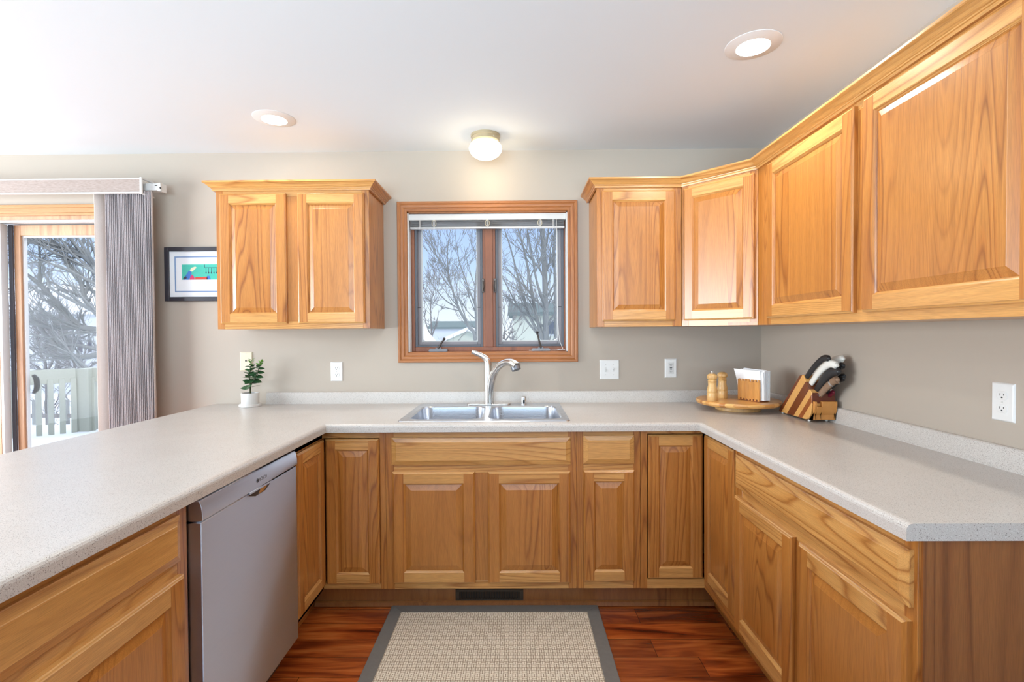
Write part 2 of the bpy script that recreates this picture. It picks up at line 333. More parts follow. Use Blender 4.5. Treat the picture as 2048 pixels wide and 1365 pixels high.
# ------------------------------------------------------------------ mesh helpers (inches)
class MB:
    def __init__(self): self.v = []; self.f = []; self.m = []
    def add(self, vs, fs, mi=0):
        o = len(self.v); self.v += [tuple(p) for p in vs]
        for k, f in enumerate(fs):
            self.f.append(tuple(i + o for i in f)); self.m.append(mi if isinstance(mi, int) else mi[k])
        return self
    def box(self, x0, x1, y0, y1, z0, z1, mi=0):
        vs = [(x, y, z) for z in (z0, z1) for y in (y0, y1) for x in (x0, x1)]
        return self.add(vs, [(0, 2, 3, 1), (4, 5, 7, 6), (0, 1, 5, 4), (2, 6, 7, 3), (0, 4, 6, 2), (1, 3, 7, 5)], mi)
    def prism(self, pts, fn, a, b, mi=0, cap=True):
        """2D outline pts -> fn(u, v, t) extruded from t=a to t=b"""
        n = len(pts)
        vs = [fn(u, v, a) for u, v in pts] + [fn(u, v, b) for u, v in pts]
        fs = [(i, (i + 1) % n, n + (i + 1) % n, n + i) for i in range(n)]
        if cap: fs += [tuple(range(n - 1, -1, -1)), tuple(range(n, 2 * n))]
        return self.add(vs, fs, mi)
    def lathe(self, prof, cx=0, cy=0, seg=32, mi=0, cap=True):
        vs, fs = [], []
        for r, z in prof:
            for k in range(seg):
                a = 2 * PI * k / seg; vs.append((cx + r * math.cos(a), cy + r * math.sin(a), z))
        for j in range(len(prof) - 1):
            for k in range(seg):
                k2 = (k + 1) % seg
                fs.append((j * seg + k, j * seg + k2, (j + 1) * seg + k2, (j + 1) * seg + k))
        if cap:
            if prof[0][0] > 1e-6: fs.append(tuple(range(seg - 1, -1, -1)))
            if prof[-1][0] > 1e-6: fs.append(tuple((len(prof) - 1) * seg + k for k in range(seg)))
        return self.add(vs, fs, mi)
    def tube(self, path, rad, seg=10, mi=0, flat=None, ref=(0, 1, 0), cap=True):
        """path of points; rad number or list; flat = (a list of) scale along the second axis"""
        P = [Vector(p) for p in path]; n = len(P)
        if not isinstance(rad, (list, tuple)): rad = [rad] * n
        if flat is None: flat = [1.0] * n
        elif not isinstance(flat, (list, tuple)): flat = [flat] * n
        vs, fs = [], []
        u = None
        for i in range(n):
            t = (P[min(i + 1, n - 1)] - P[max(i - 1, 0)]).normalized()
            if u is None:
                r = Vector(ref)
                if abs(r.dot(t)) > 0.95: r = Vector((1, 0, 0)) if abs(t.x) < 0.9 else Vector((0, 0, 1))
                u = (r - t * r.dot(t)).normalized()
            else: u = (u - t * u.dot(t)).normalized()
            w = t.cross(u)
            for k in range(seg):
                a = 2 * PI * k / seg
                vs.append(P[i] + u * (math.cos(a) * rad[i]) + w * (math.sin(a) * rad[i] * flat[i]))
        for i in range(n - 1):
            for k in range(seg):
                k2 = (k + 1) % seg
                fs.append((i * seg + k, i * seg + k2, (i + 1) * seg + k2, (i + 1) * seg + k))
        if cap: fs += [tuple(range(seg - 1, -1, -1)), tuple((n - 1) * seg + k for k in range(seg))]
        return self.add(vs, fs, mi)
    def ball(self, c, r, mi=0, seg=12, sq=1.0):
        prof = [(max(1e-4, r * math.sin(PI * j / 8)), c[2] - r * sq * math.cos(PI * j / 8)) for j in range(9)]
        return self.lathe(prof, c[0], c[1], seg, mi, cap=True)
    def build(self, name, mats, parent=None, bevel=0, smooth=0.6, world=False, seg=2):
        vs = self.v
        if world and parent is not None and parent.name in TF:
            M = TF[parent.name].inverted(); vs = [tuple(M @ Vector(p)) for p in vs]
        me = bpy.data.meshes.new(name)
        me.from_pydata([(x * I, y * I, z * I) for x, y, z in vs], [], self.f)
        if not isinstance(mats, (list, tuple)): mats = [mats]
        for mt in mats: me.materials.append(mt)
        me.polygons.foreach_set('material_index', self.m)
        me.validate(); me.update()
        if smooth:
            me.polygons.foreach_set('use_smooth', [True] * len(me.polygons)); me.set_sharp_from_angle(angle=smooth)
        o = bpy.data.objects.new(name, me); COL.objects.link(o)
        if parent is not None: o.parent = parent
        if bevel:
            bm = o.modifiers.new('bevel', 'BEVEL'); bm.width = bevel * I; bm.segments = seg
            bm.limit_method = 'ANGLE'; bm.angle_limit = math.radians(40); bm.harden_normals = False
        return o
TF = {}
def tag(o, label=None, cat=None, group=None, kind=None):
    if label: o['label'] = label
    if cat: o['category'] = cat
    if group: o['group'] = group
    if kind: o['kind'] = kind
    return o
def thing(name, label, cat, loc=(0, 0, 0), rz=0.0, group=None, kind=None):
    o = bpy.data.objects.new(name, None); COL.objects.link(o)
    o.empty_display_size = 0.05
    o.location = Vector(loc) * I; o.rotation_euler = (0, 0, rz)
    TF[o.name] = Matrix.Translation(Vector(loc)) @ Matrix.Rotation(rz, 4, 'Z')
    return tag(o, label, cat, group, kind)
def place(o, loc, rz=0.0):
    o.location = Vector(loc) * I; o.rotation_euler = (0, 0, rz); return o
def struct(name, mb, mats, label=None, cat=None, **k):
    o = mb.build(name, mats, **k); return tag(o, label, cat, None, 'structure')
def text_mesh(name, body, size, mat, parent, mw, depth=0.004):
    """raised lettering, turned into a mesh"""
    cu = bpy.data.curves.new(name, 'FONT'); cu.body = body; cu.size = size * I; cu.extrude = depth * I
    cu.align_x = 'LEFT'
    t = bpy.data.objects.new(name + '_tmp', cu); COL.objects.link(t)
    bpy.context.view_layer.update()
    me = bpy.data.meshes.new_from_object(t.evaluated_get(bpy.context.evaluated_depsgraph_get()))
    bpy.data.objects.remove(t); bpy.data.curves.remove(cu)
    me.materials.clear(); me.materials.append(mat)
    o = bpy.data.objects.new(name, me); COL.objects.link(o); o.parent = parent
    o.matrix_local = mw
    return o

# ------------------------------------------------------------------ room shell
XL, YN = -200.0, -132.0
fl = MB().box(XL - 4, XR + 4, YN - 4, D + 4.6, -3, 0); struct('floor', fl, FLOORM, 'reddish hardwood plank floor in front of the sink cabinets', 'floor')
ce = MB().box(XL - 4, XR + 4, YN - 4, D + 4.6, ZC, ZC + 4); struct('ceiling', ce, CEIL, 'smooth white ceiling over the kitchen', 'ceiling')
W0, W1, WZ0, WZ1 = -25.4, 12.2, 47.9, 81.0            # kitchen window opening
S0, S1, SZ1 = -150.0, -88.0, 80.8                      # patio door opening
wb = MB()
T = 5.0
for x0, x1, z0, z1 in ((XL - 4, S0, 0, ZC), (S0, S1, SZ1, ZC), (S1, W0, 0, ZC), (W0, W1, 0, WZ0), (W0, W1, WZ1, ZC), (W1, XR + 4, 0, ZC)):
    wb.box(x0, x1, D, D + T, z0, z1)
struct('wall_back', wb, WALL, 'greige painted wall behind the sink with the window', 'wall')
struct('wall_right', MB().box(XR, XR + 4, YN, D, 0, ZC), WALL, 'greige wall at right with the single outlet', 'wall')
wl_ = MB()
for y0, y1, z0, z1 in ((YN, -32, 0, ZC), (-32, 72, 0, 16), (-32, 72, 88, ZC), (72, D, 0, ZC)):
    wl_.box(XL - 4, XL, y0, y1, z0, z1)
struct('wall_left', wl_, WALL, 'greige wall of the dining side', 'wall')
wf = MB()
for x0, x1, z0, z1 in ((XL - 4, -98, 0, ZC), (-98, 58, 0, 18), (-98, 58, 97 - 4, ZC), (57.9, XR + 4, 0, ZC)):
    wf.box(x0, x1, YN - 4, YN, z0, z1)
struct('wall_front', wf, WALL, 'greige wall behind the viewer', 'wall')

# ------------------------------------------------------------------ kitchen window
win = thing('window_1', 'oak trimmed double casement window over the sink', 'window', (0, D, 0), 0, kind='structure')
def casing(name, x0, x1, z0, z1, w, prof, parent, mats):
    """mitred picture-frame casing; prof = list of (offset outward from the opening, y)"""
    mb = MB()
    for (u0, y0), (u1, y1) in zip(prof[:-1], prof[1:]):
        c0 = [(x0 - u0, z0 - u0), (x1 + u0, z0 - u0), (x1 + u0, z1 + u0), (x0 - u0, z1 + u0)]
        c1 = [(x0 - u1, z0 - u1), (x1 + u1, z0 - u1), (x1 + u1, z1 + u1), (x0 - u1, z1 + u1)]
        for i in range(4):
            j = (i + 1) % 4
            mb.add([(c0[i][0], y0, c0[i][1]), (c0[j][0], y0, c0[j][1]), (c1[j][0], y1, c1[j][1]), (c1[i][0], y1, c1[i][1])], [(0, 1, 2, 3)], 1 if i % 2 == 0 else 0)
    return mb.build(name, mats, parent, smooth=0.35)
CP = [(0.0, 0.0), (0.0, -0.42), (0.15, -0.5), (0.55, -0.5), (0.62, -0.42), (0.72, -0.44), (0.95, -0.62), (1.45, -0.66), (1.55, -0.58), (1.65, -0.62), (1.8, -0.75), (2.2, -0.75), (2.3, -0.66), (2.3, 0.0)]
casing('casing', W0, W1, WZ0, WZ1, 2.3, CP, win, [WIN_V, WIN_H])
jb = MB()
jb.box(W0, W0 + 0.3, 0, 5, WZ0, WZ1); jb.box(W1 - 0.3, W1, 0, 5, WZ0, WZ1)
jb.box(W0, W1, 0, 5, WZ1 - 0.3, WZ1, 1); jb.box(W0, W1, 0, 5, WZ0, WZ0 + 0.15, 1)
jb.build('jamb', [WHITE2, WIN_H], win)
fr = MB()
fr.box(W0 + 0.3, -24.3, 2.6, 5, WZ0 + .15, 80.7); fr.box(11.6, W1 - 0.3, 2.6, 5, WZ0 + .15, 80.7)
fr.box(-24.3, 11.6, 2.6, 5, WZ0 + .15, 49.15); fr.box(-24.3, 11.6, 2.6, 5, 79.2, 80.7)
fr.build('frame', SASH, win, bevel=0.08)
mu = MB(); mu.box(-7.9, -4.87, 2.6, 5, 49.15, 79.2); mu.box(-7.3, -5.5, 2.2, 2.6, 49.15, 79.2)
mu.build('mullion', SASH, win, bevel=0.06)
for a, c in ((-24.3, -7.9), (-4.87, 11.6)):
    s = MB(); z0, z1 = 49.15, 79.2
    def ringf(mb, x0, x1, z0, z1, w, y0, y1):
        mb.box(x0, x0 + w, y0, y1, z0, z1); mb.box(x1 - w, x1, y0, y1, z0, z1)
        mb.box(x0 + w, x1 - w, y0, y1, z0, z0 + w); mb.box(x0 + w, x1 - w, y0, y1, z1 - w, z1)
    ringf(s, a + .02, c - .02, z0, z1, 0.62, 2.75, 3.2)
    scr = s.build('screen_frame', SCREENF, win, bevel=0.05)
    MB().add([(a + .3, 3.0, z0 + .3), (c - .3, 3.0, z0 + .3), (c - .3, 3.0, z1 - .3), (a + .3, 3.0, z1 - .3)], [(0, 1, 2, 3)]).build('insect_screen', SCREENM, scr, smooth=0)
    for px in (a + 1.0, c - 1.0):
        MB().box(px - .35, px + .35, 2.62, 2.75, 62.6 - 4, 62.75 - 4).build('pull_tab', DARK, scr)
    g = MB(); ringf(g, a + .35, c - .35, z0 + .2, z1, 1.15, 4.2, 5.3); sash = g.build('sash', VINYLG, win, bevel=0.1)
    g = MB(); ringf(g, a + 1.35, c - 1.35, z0 + 1.2, z1 - 1.0, 0.28, 4.05, 4.3); g.build('glazing_bead', WHITE2, sash)
    MB().add([(a + 1, 4.8, z0 + 1), (c - 1, 4.8, z0 + 1), (c - 1, 4.8, z1 - 1), (a + 1, 4.8, z1 - 1)], [(0, 1, 2, 3)]).build('glass', GLASS, sash, smooth=0)
CRANKM = plain('satin_grey_metal', s2l(118, 118, 122), 0.5, 0.6)
for cx, tip in ((-18.6, (-17.1, 1.1, 51.0)), (5.9, (5.05, 1.1, 52.4))):
    k = MB(); k.prism([(-2.2, 48.05), (2.2, 48.05), (2.25, 48.5), (1.9, 48.75), (.7, 48.7), (.5, 49.0), (-.5, 49.0), (-.7, 48.7), (-1.9, 48.75), (-2.25, 48.5)], lambda u, v, t: (cx + u, t, v), 1.0, 2.6)
    base = k.build('crank_base', CRANKM, win, bevel=0.08)
    k = MB(); k.tube([(cx, 1.2, 48.8), (cx + (tip[0] - cx) * .45, 1.0, 49.3 + (tip[2] - 49.3) * .35), tip], [0.3, 0.24, 0.2], 10)
    k.build('crank_arm', BRONZE, base); MB().ball((tip[0], tip[1], tip[2] + .1), 0.36).build('crank_knob', DARK, base)
for cx, s_ in ((-7.85, 1), (-4.95, -1)):
    k = MB(); k.box(cx - .28, cx + .28, 2.0, 2.7, 62.2, 65.5); k.tube([(cx, 1.9, 62.4), (cx + .2 * s_, 1.5, 63.6), (cx, 1.8, 65.0)], [.14, .2, .12], 8)
    k.build('sash_lock', BRONZE, win, bevel=0.08)
# snow and frost lying along the outside sill
for a, c in ((-24.0, -8.3), (-4.5, 11.2)):
    o = MB(); n = 16
    pts = [(a + (c - a) * i / n, 50.2 + 1.6 * abs(2 * i / n - 1) ** 6 + 0.1 * math.sin(i * 1.7)) for i in range(n + 1)]
    o.prism([(a, 49.0), (c, 49.0)] + pts[::-1], lambda u, v, t: (u, t, v), 6.0, 9.0)
    o.build('sill_snow', SNOW, win, smooth=0.8)

# raised mini blind inside the window
bl = thing('mini_blind', 'white mini blind drawn up at the top of the window over the sink', 'blind', (-6.6, D + 1.2, 77.2))
L0, L1 = -18.5, 18.5
MB().box(L0, L1, -0.8, .6, 1.95, 3.45).build('headrail', WHITE2, bl, bevel=.12)
for k in range(9):
    s = MB(); z = 0.42 + k * 0.165
    s.prism([(-.5, 0), (-.2, .05), (.2, .05), (.5, 0), (.5, .03), (.2, .08), (-.2, .08), (-.5, .03)], lambda u, v, t: (t, u, z + v), L0 + .3, L1 - .4)
    s.build('slat', plain('slat_grey', s2l(168, 166, 166), .4) if k == 0 else bpy.data.materials['slat_grey'], bl)
MB().box(L0 + .2, L1 - .3, -.55, .55, 0, .38).build('bottom_rail', WHITE2, bl, bevel=.1)
for x in (-15.9, -12.6, 0, 12.4, 15.6):
    s = MB(); s.tube([(x - .12, -.66, 2.0), (x - .12, -.66, -.1), (x + .12, -.66, -.1), (x + .12, -.66, 2.0)], .05, 6); s.build('ladder_cord', WHITE, bl)
for x in (-12.6, 0, 12.4):
    s = MB(); s.tube([(x + .5 * math.cos(a), -.72, 1.2 + .75 * math.sin(a)) for a in [k * PI / 6 for k in range(13)]], .06, 6); s.build('clear_clip', IVORY, bl)
s = MB(); s.tube([(16.3, -.6, 2.0), (16.4, -.5, -10), (16.5, -.4, -22), (16.9, -.2, -26.6), (17.7, -.2, -28.6), (17.2, -.6, -28.85), (15.6, -.7, -28.9), (16.8, -.3, -28.8), (18.2, -.4, -28.85), (14.5, -.6, -28.9), (9.6, -.7, -28.9)], .06, 6)
s.build('lift_cord', WHITE, bl)

# ------------------------------------------------------------------ patio door with vertical blind
dr = thing('door_1', 'pale wood sliding patio door with glass panes at far left', 'door', (0, D, 0), 0, kind='structure')
c = MB()
for z0, z1, y in ((80.8, 81.4, -.5), (81.4, 82.6, -.62), (82.6, 83.3, -.78)): c.box(S0 - 2.5, S1 + 2.5, y, 0, z0, z1)
c.build('head_casing', oak('door_trim_oak', 0, s2l(196, 144, 92), s2l(184, 130, 78), s2l(160, 106, 60), rough=.45, coat=.1), dr, bevel=.06)
c = MB(); c.box(S1, S1 + 2.5, -.7, 0, 0, 80.8); c.box(S0 - 2.5, S0, -.7, 0, 0, 80.8); c.build('side_casing', bpy.data.materials['door_trim_oak'], dr, bevel=.06)
c = MB(); c.box(S0, S1, 0, 6, 80.0, 80.8); c.box(S0, S0 + 1, 0, 6, 0, 80.0); c.box(S1 - 1, S1, 0, 6, 0, 80.0); c.box(S0, S1, 0, 6, 0, .8, 1)
c.build('jamb', [DOORWOOD, NICKEL], dr)
c = MB(); c.box(S0 + 1, S1 - 1, .6, 1.0, 79.5, 80.0); c.box(S0 + 1, S1 - 1, 2.7, 5.2, 79.7, 80.0); c.build('head_track', WHITE2, dr)
def panel(name, x0, x1, y0, sl, sr):
    p = MB(); p.box(x0, x0 + sl, y0, y0 + 1.7, .9, 79.4); p.box(x1 - sr, x1, y0, y0 + 1.7, .9, 79.4); p.box(x0 + sl, x1 - sr, y0, y0 + 1.7, 76.9, 79.4); p.box(x0 + sl, x1 - sr, y0, y0 + 1.7, .9, 7)
    o = p.build(name, DOORWOOD, dr, bevel=.08)
    q = MB(); gx0, gx1 = x0 + sl, x1 - sr
    ringf(q, gx0, gx1, 7, 76.9, .4, y0 + .5, y0 + 1.3); q.build('glazing_bead', WHITE2, o)
    MB().add([(gx0, y0 + .9, 7), (gx1, y0 + .9, 7), (gx1, y0 + .9, 76.9), (gx0, y0 + .9, 76.9)], [(0, 1, 2, 3)]).build('glass', GLASS, o, smooth=0)
    return o
panel('sliding_panel', S0 + 1, -123.6, 0.9, 3, 3.2)
fx = panel('fixed_panel', -122.0, S1 - 1, 3.2, 1.6, 3)
MB().box(-123.5, -122.9, .9, 2.6, .9, 79.4).build('edge_strip', WHITE2, dr)
MB().box(-122.8, -121.9, 2.7, 3.1, .9, 79.4).build('weather_strip', SCREENF, dr)
h = MB(); h.tube([(-119.7, 5.0, 38.2), (-119.3, 5.4, 39.2), (-119.2, 5.5, 40.5), (-119.3, 5.4, 41.8), (-119.7, 5.0, 42.8)], [.35, .55, .6, .55, .35], 8); h.build('handle', DARK, fx)

vb = thing('vertical_blind', 'grey vertical blind stacked at the right side of the patio door with a taupe valance', 'blind', (-96, D - 4, 0))
o = MB(); o.box(-54, 12.3, -2.2, -1.9, 84.55, 87.35); vl = o.build('valance', VALF, vb)
o = MB(); o.box(-54, 12.3, -2.35, -1.75, 87.3, 87.55); o.box(-54, 12.3, -2.35, -1.75, 84.2, 84.5); o.box(-54, 12.3, -1.9, -1.75, 84.4, 87.4); o.build('channel', WHITE2, vl)
o = MB(); o.prism([(-2.5, 84.0), (1.5, 84.0), (1.5, 84.3), (-2.1, 84.3), (-2.1, 87.4), (1.5, 87.4), (1.5, 87.7), (-2.5, 87.7)], lambda u, v, t: (t, u, v), 12.3, 12.75); o.build('end_cap', WHITE2, vl)
o = MB(); o.box(-54, 15.2, -.9, .9, 85.2, 86.8); hr = o.build('headrail', WHITE2, vb, bevel=.1)
o = MB(); o.box(15.2, 15.9, -1.0, 1.0, 85.0, 86.85); o.ball((15.9, -1.0, 85.7), .2, 1); o.box(14.6, 15.2, -.98, -.9, 86.2, 86.4, 1); o.build('rail_end', [WHITE2, DARK], hr, bevel=.06)
for x in (12.9, -30): MB().box(x, x + .6, .9, 3.95, 85.9, 86.8).build('bracket', WHITE2, hr)
random.seed(4)
vane_me = None
def vane_mesh():
    mb = MB(); n = 6; pr = []
    for k in range(n + 1):
        t = k / n - .5; pr.append((t * 3.5, .16 * (1 - (2 * t) ** 2)))
    out = pr + [(y, x - .05) for y, x in pr[::-1]]
    mb.prism(out, lambda u, v, t: (v, u, t), 1.2, 84.9); return mb
vane0 = None
nv = 29
for k in range(nv):
    x = 2.7 + (13.2 - 2.7) * k / (nv - 1)
    rz = math.radians(random.uniform(-3, 3) + 27)
    if k == 0: x = 1.35; rz = math.radians(2)
    if k == nv - 1: rz = math.radians(31)
    if k == 0: v = vane_mesh().build('vane', VANEL, vb)
    elif k == 1: v = vane0 = vane_mesh().build('vane', VANE, vb)
    else:
        v = vane0.copy(); COL.objects.link(v)
    place(v, (x, 0, 0), rz)

# ------------------------------------------------------------------ cabinet kit
def door_mesh(W, H, prof_out, prof_in, panel_y, bev, stile=2.05, mi=(0, 1)):
    """frame-and-panel door: front faces -y, lower left corner at the origin"""
    V_, H_ = mi
    mb = MB()
    def ring(i0, y0, i1, y1, butt=False):
        a = [(i0, i0), (W - i0, i0), (W - i0, H - i0), (i0, H - i0)]
        c = [(i1, i1), (W - i1, i1), (W - i1, H - i1), (i1, H - i1)]
        if butt:
            y = y0
            mb.add([(i0, y, i0), (i1, y, i0), (i1, y, H - i0), (i0, y, H - i0)], [(0, 1, 2, 3)], V_)
            mb.add([(W - i1, y, i0), (W - i0, y, i0), (W - i0, y, H - i0), (W - i1, y, H - i0)], [(0, 1, 2, 3)], V_)
            mb.add([(i1, y, i0), (W - i1, y, i0), (W - i1, y, i1), (i1, y, i1)], [(0, 1, 2, 3)], H_)
            mb.add([(i1, y, H - i1), (W - i1, y, H - i1), (W - i1, y, H - i0), (i1, y, H - i0)], [(0, 1, 2, 3)], H_)
            return
        for k in range(4):
            j = (k + 1) % 4
            mb.add([(a[k][0], y0, a[k][1]), (a[j][0], y0, a[j][1]), (c[j][0], y1, c[j][1]), (c[k][0], y1, c[k][1])], [(0, 1, 2, 3)], H_ if k % 2 == 0 else V_)
    for (i0, y0), (i1, y1) in zip(prof_out[:-1], prof_out[1:]): ring(i0, y0, i1, y1)
    ring(prof_out[-1][0], prof_out[-1][1], stile, prof_out[-1][1], True)
    for (i0, y0), (i1, y1) in zip(prof_in[:-1], prof_in[1:]): ring(i0, y0, i1, y1)
    mb.add([(0, 0, 0), (W, 0, 0), (W, 0, H), (0, 0, H)], [(3, 2, 1, 0)], V_)
    return mb
OUT = [(0, 0), (0, -.50), (.10, -.60), (.22, -.66), (.30, -.75)]
def inn(s): return [(s, -.75), (s + .05, -.70), (s + .16, -.60), (s + .20, -.53), (s + .26, -.50), (s + .34, -.36)]
def door(parent, x, z, W, H, y=0.0, rz=0.0, stile=2.05, bev=1.0, loc=None):
    d = door_mesh(W, H, OUT, inn(stile), 0, bev, stile).build('door', [OAK_V, OAK_H], parent, smooth=0.3)
    place(d, loc if loc else (x, y, z), rz)
    i0 = stile + .30; p = MB(); a, c = i0, i0 + bev
    def rr(i, yy): return [(i, yy, i), (W - i, yy, i), (W - i, yy, H - i), (i, yy, H - i)]
    p.add(rr(a, -.38) + rr(c, -.66), [(0, 1, 5, 4), (1, 2, 6, 5), (2, 3, 7, 6), (3, 0, 4, 7)], 0)
    p.add(rr(c, -.66) + rr(c + .04, -.68), [(0, 1, 5, 4), (1, 2, 6, 5), (2, 3, 7, 6), (3, 0, 4, 7), (4, 5, 6, 7)], 0)
    p.add(rr(a, -.2), [(3, 2, 1, 0)]); p.add(rr(a, -.38) + rr(a, -.2), [(1, 0, 4, 5), (2, 1, 5, 6), (3, 2, 6, 7), (0, 3, 7, 4)])
    p.build('panel', [OAK_V], d, smooth=0.15)
    return d
def drawer(parent, x, z, W, H, y=0.0, bev=.85):
    p = MB()
    R = [(0, 0), (0, -.42), (.08, -.48), (bev, -.72), (bev + .06, -.78)]
    def rr(i, yy): return [(i, yy, i), (W - i, yy, i), (W - i, yy, H - i), (i, yy, H - i)]
    for (i0, y0), (i1, y1) in zip(R[:-1], R[1:]):
        p.add(rr(i0, y0) + rr(i1, y1), [(0, 1, 5, 4), (1, 2, 6, 5), (2, 3, 7, 6), (3, 0, 4, 7)], 0)
    p.add(rr(R[-1][0], R[-1][1]), [(0, 1, 2, 3)]); p.add(rr(0, 0), [(3, 2, 1, 0)])
    o = p.build('drawer_front', [OAK_H], parent, smooth=0.15)
    return place(o, (x, y, z))
def carcass(parent, x0, x1, y0, y1, z0, z1, top=False, ends=(OAK_V, OAK_V)):
    p = MB(); t = .6
    p.box(x0, x0 + t, y0, y1, z0, z1, 0); p.box(x1 - t, x1, y0, y1, z0, z1, 0)
    p.box(x0 + t, x1 - t, y0, y1, z0, z0 + t, 1); p.box(x0 + t, x1 - t, y1 - .3, y1, z0 + t, z1, 0)
    if top: p.box(x0 + t, x1 - t, y0, y1, z1 - t, z1, 1)
    return p.build('carcass', [ends[0], OAK_H], parent)
def frame_bars(parent, bars, y0=0.0, y1=.75):
    """bars = (x0, x1, z0, z1, grain) with grain 0 upright, 1 level"""
    p = MB()
    for x0, x1, z0, z1, g in bars: p.box(x0, x1, y0, y1, z0, z1, g)
    return p.build('face_frame', [OAK_V, OAK_H], parent, bevel=.03, seg=1)
YB, XBR, XBL = 92.2, 34.63, -36.1
BZ0, BZ1 = 4.9, 34.45

# base cabinet under the sink
W = 35.3; t = thing('sink_base_cabinet', 'oak cabinet under the sink with two doors and one wide false drawer', 'cabinet', (-24.32, YB, BZ0))
carcass(t, .02, W - .02, .75, 25.3, 0, BZ1 - BZ0)
HZ = BZ1 - BZ0
frame_bars(t, [(0, 1.5, 0, HZ, 0), (W - 1.5, W, 0, HZ, 0), (1.5, W - 1.5, 0, 1.5, 1), (1.5, W - 1.5, 21.6, 23.6, 1), (1.5, W - 1.5, 28, HZ, 1), (16.1, 19.4, 1.5, 21.6, 0)])
drawer(t, 1.2, 28.1 - BZ0, 33.05, 5.1)
door(t, 1.35, 6.15 - BZ0, 15.2, 20.7); door(t, 18.95, 6.15 - BZ0, 15.2, 20.7)
# narrow drawer cabinet right of the sink
W = 11.8; t = thing('narrow_base_cabinet', 'narrow oak cabinet with a small drawer over one door right of the sink cabinet', 'cabinet', (11.0, YB, BZ0))
carcass(t, .02, W - .02, .75, 25.3, 0, HZ)
frame_bars(t, [(0, 1.3, 0, HZ, 0), (W - 1.3, W, 0, HZ, 0), (1.3, W - 1.3, 0, 1.5, 1), (1.3, W - 1.3, 21.6, 23.6, 1), (1.3, W - 1.3, 28, HZ, 1)])
drawer(t, 1.25, 28.2 - BZ0, 9.35, 5.25); door(t, 1.25, 6.4 - BZ0, 9.35, 20.6, stile=1.9)
# left corner cabinet
t = thing('corner_base_cabinet', 'oak corner base cabinet between the dishwasher and the sink cabinet', 'cabinet', (XBL, YB, BZ0))
p = MB(); p.box(.75, 11.73, .75, 1.3, 0, HZ); p.box(-.6, 0, -13.0, -.1, 0, HZ); p.box(-24, 11.7, 25, 25.3, 0, HZ); p.box(11.2, 11.73, 1.3, 25, 0, HZ); p.box(-24, -23.4, -13, 25, 0, HZ); p.build('carcass', OAK_V, t)
p = MB(); p.box(10.7, 11.75, 0, .75, 0, HZ, 0); p.box(0, 10.7, 0, .75, 0, 1.15, 1); p.box(0, 10.7, 0, .75, 28.2, HZ, 1); p.box(0, .2, .0, .75, 1.15, 28.2, 0)
p.box(-.75, 0, -13.6, -12.1, 0, HZ, 0); p.box(-.75, 0, -12.1, 0.75, 0, 1.15, 2); p.box(-.75, 0, -12.1, 0.75, 28.2, HZ, 2); p.box(-.75, -.6, -12.1, .75, 1.15, 28.2, 0)
p.build('face_frame', OAKS, t)
door(t, .77, 6.0 - BZ0, 9.88, 27.0, stile=1.9)
door(t, 0, 0, 11.25, 27.0, rz=PI / 2, stile=1.9, loc=(0.0, -12.05, 6.0 - BZ0))
# right corner cabinet
t = thing('corner_base_cabinet', 'oak corner base cabinet right of the narrow drawer cabinet', 'cabinet', (XBR, YB, BZ0))
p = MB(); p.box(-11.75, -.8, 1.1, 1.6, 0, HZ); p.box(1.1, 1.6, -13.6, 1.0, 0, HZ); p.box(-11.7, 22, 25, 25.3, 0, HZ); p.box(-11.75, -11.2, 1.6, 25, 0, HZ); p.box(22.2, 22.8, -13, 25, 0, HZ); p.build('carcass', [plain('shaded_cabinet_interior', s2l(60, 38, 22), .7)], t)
p = MB(); p.box(-11.78, -10.6, 0, .75, 0, HZ, 0); p.box(-10.6, 0, 0, .75, 0, 1.7, 1); p.box(-10.6, 0, 0, .75, 28.75, HZ, 1)
p.box(0, .75, -13.85, -13.05, 0, HZ, 0); p.box(0, .75, -13.05, .75, 0, 1.7, 2); p.box(0, .75, -13.05, .75, 28.75, HZ, 2)
p.build('face_frame', OAKS, t)
door(t, -10.42, 6.75 - BZ0, 10.1, 26.75, y=.45, stile=1.95)
door(t, 0, 0, 12.45, 26.75, rz=-PI / 2, stile=1.9, loc=(.45, -.33, 6.75 - BZ0))
# right hand run
Y1 = YB - 13.9; W = Y1 - 43.2
t = thing('drawer_base_cabinet', 'oak cabinet at the right end of the worktop with a wide drawer over two doors', 'cabinet', (XBR, Y1, BZ0), -PI / 2)
carcass(t, .02, W - .02, .75, 22.9, 0, HZ)
frame_bars(t, [(0, 1.5, 0, HZ, 0), (W - 1.5, W, 0, HZ, 0), (1.5, W - 1.5, 0, 1.5, 1), (1.5, W - 1.5, 21.6, 23.6, 1), (1.5, W - 1.5, 28, HZ, 1), (15.4, 18.6, 1.5, 21.6, 0)])
drawer(t, .15, 28.15 - BZ0, 34.55, 5.1); door(t, .15, 6.1 - BZ0, 16.3, 20.75); door(t, 17.9, 6.1 - BZ0, 16.65, 20.75)
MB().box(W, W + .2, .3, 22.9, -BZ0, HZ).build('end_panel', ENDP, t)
# left hand run
W = 34.0
t = thing('drawer_base_cabinet', 'oak base cabinet at lower left with drawer over door, near the dishwasher', 'cabinet', (XBL, 54.0 - W, BZ0), PI / 2)
carcass(t, .02, W - .02, .75, 24, 0, HZ)
frame_bars(t, [(0, 1.5, 0, HZ, 0), (W - 1.6, W, 0, HZ, 0), (1.5, W - 1.6, 0, 1.5, 1), (1.5, W - 1.6, 21.6, 23.6, 1), (1.5, W - 1.6, 28.3, HZ, 1)])
drawer(t, 1.5, 28.5 - BZ0, W - 3.2, 4.9); door(t, 1.5, 6.1 - BZ0, W - 2.9, 20.85, stile=2.3)

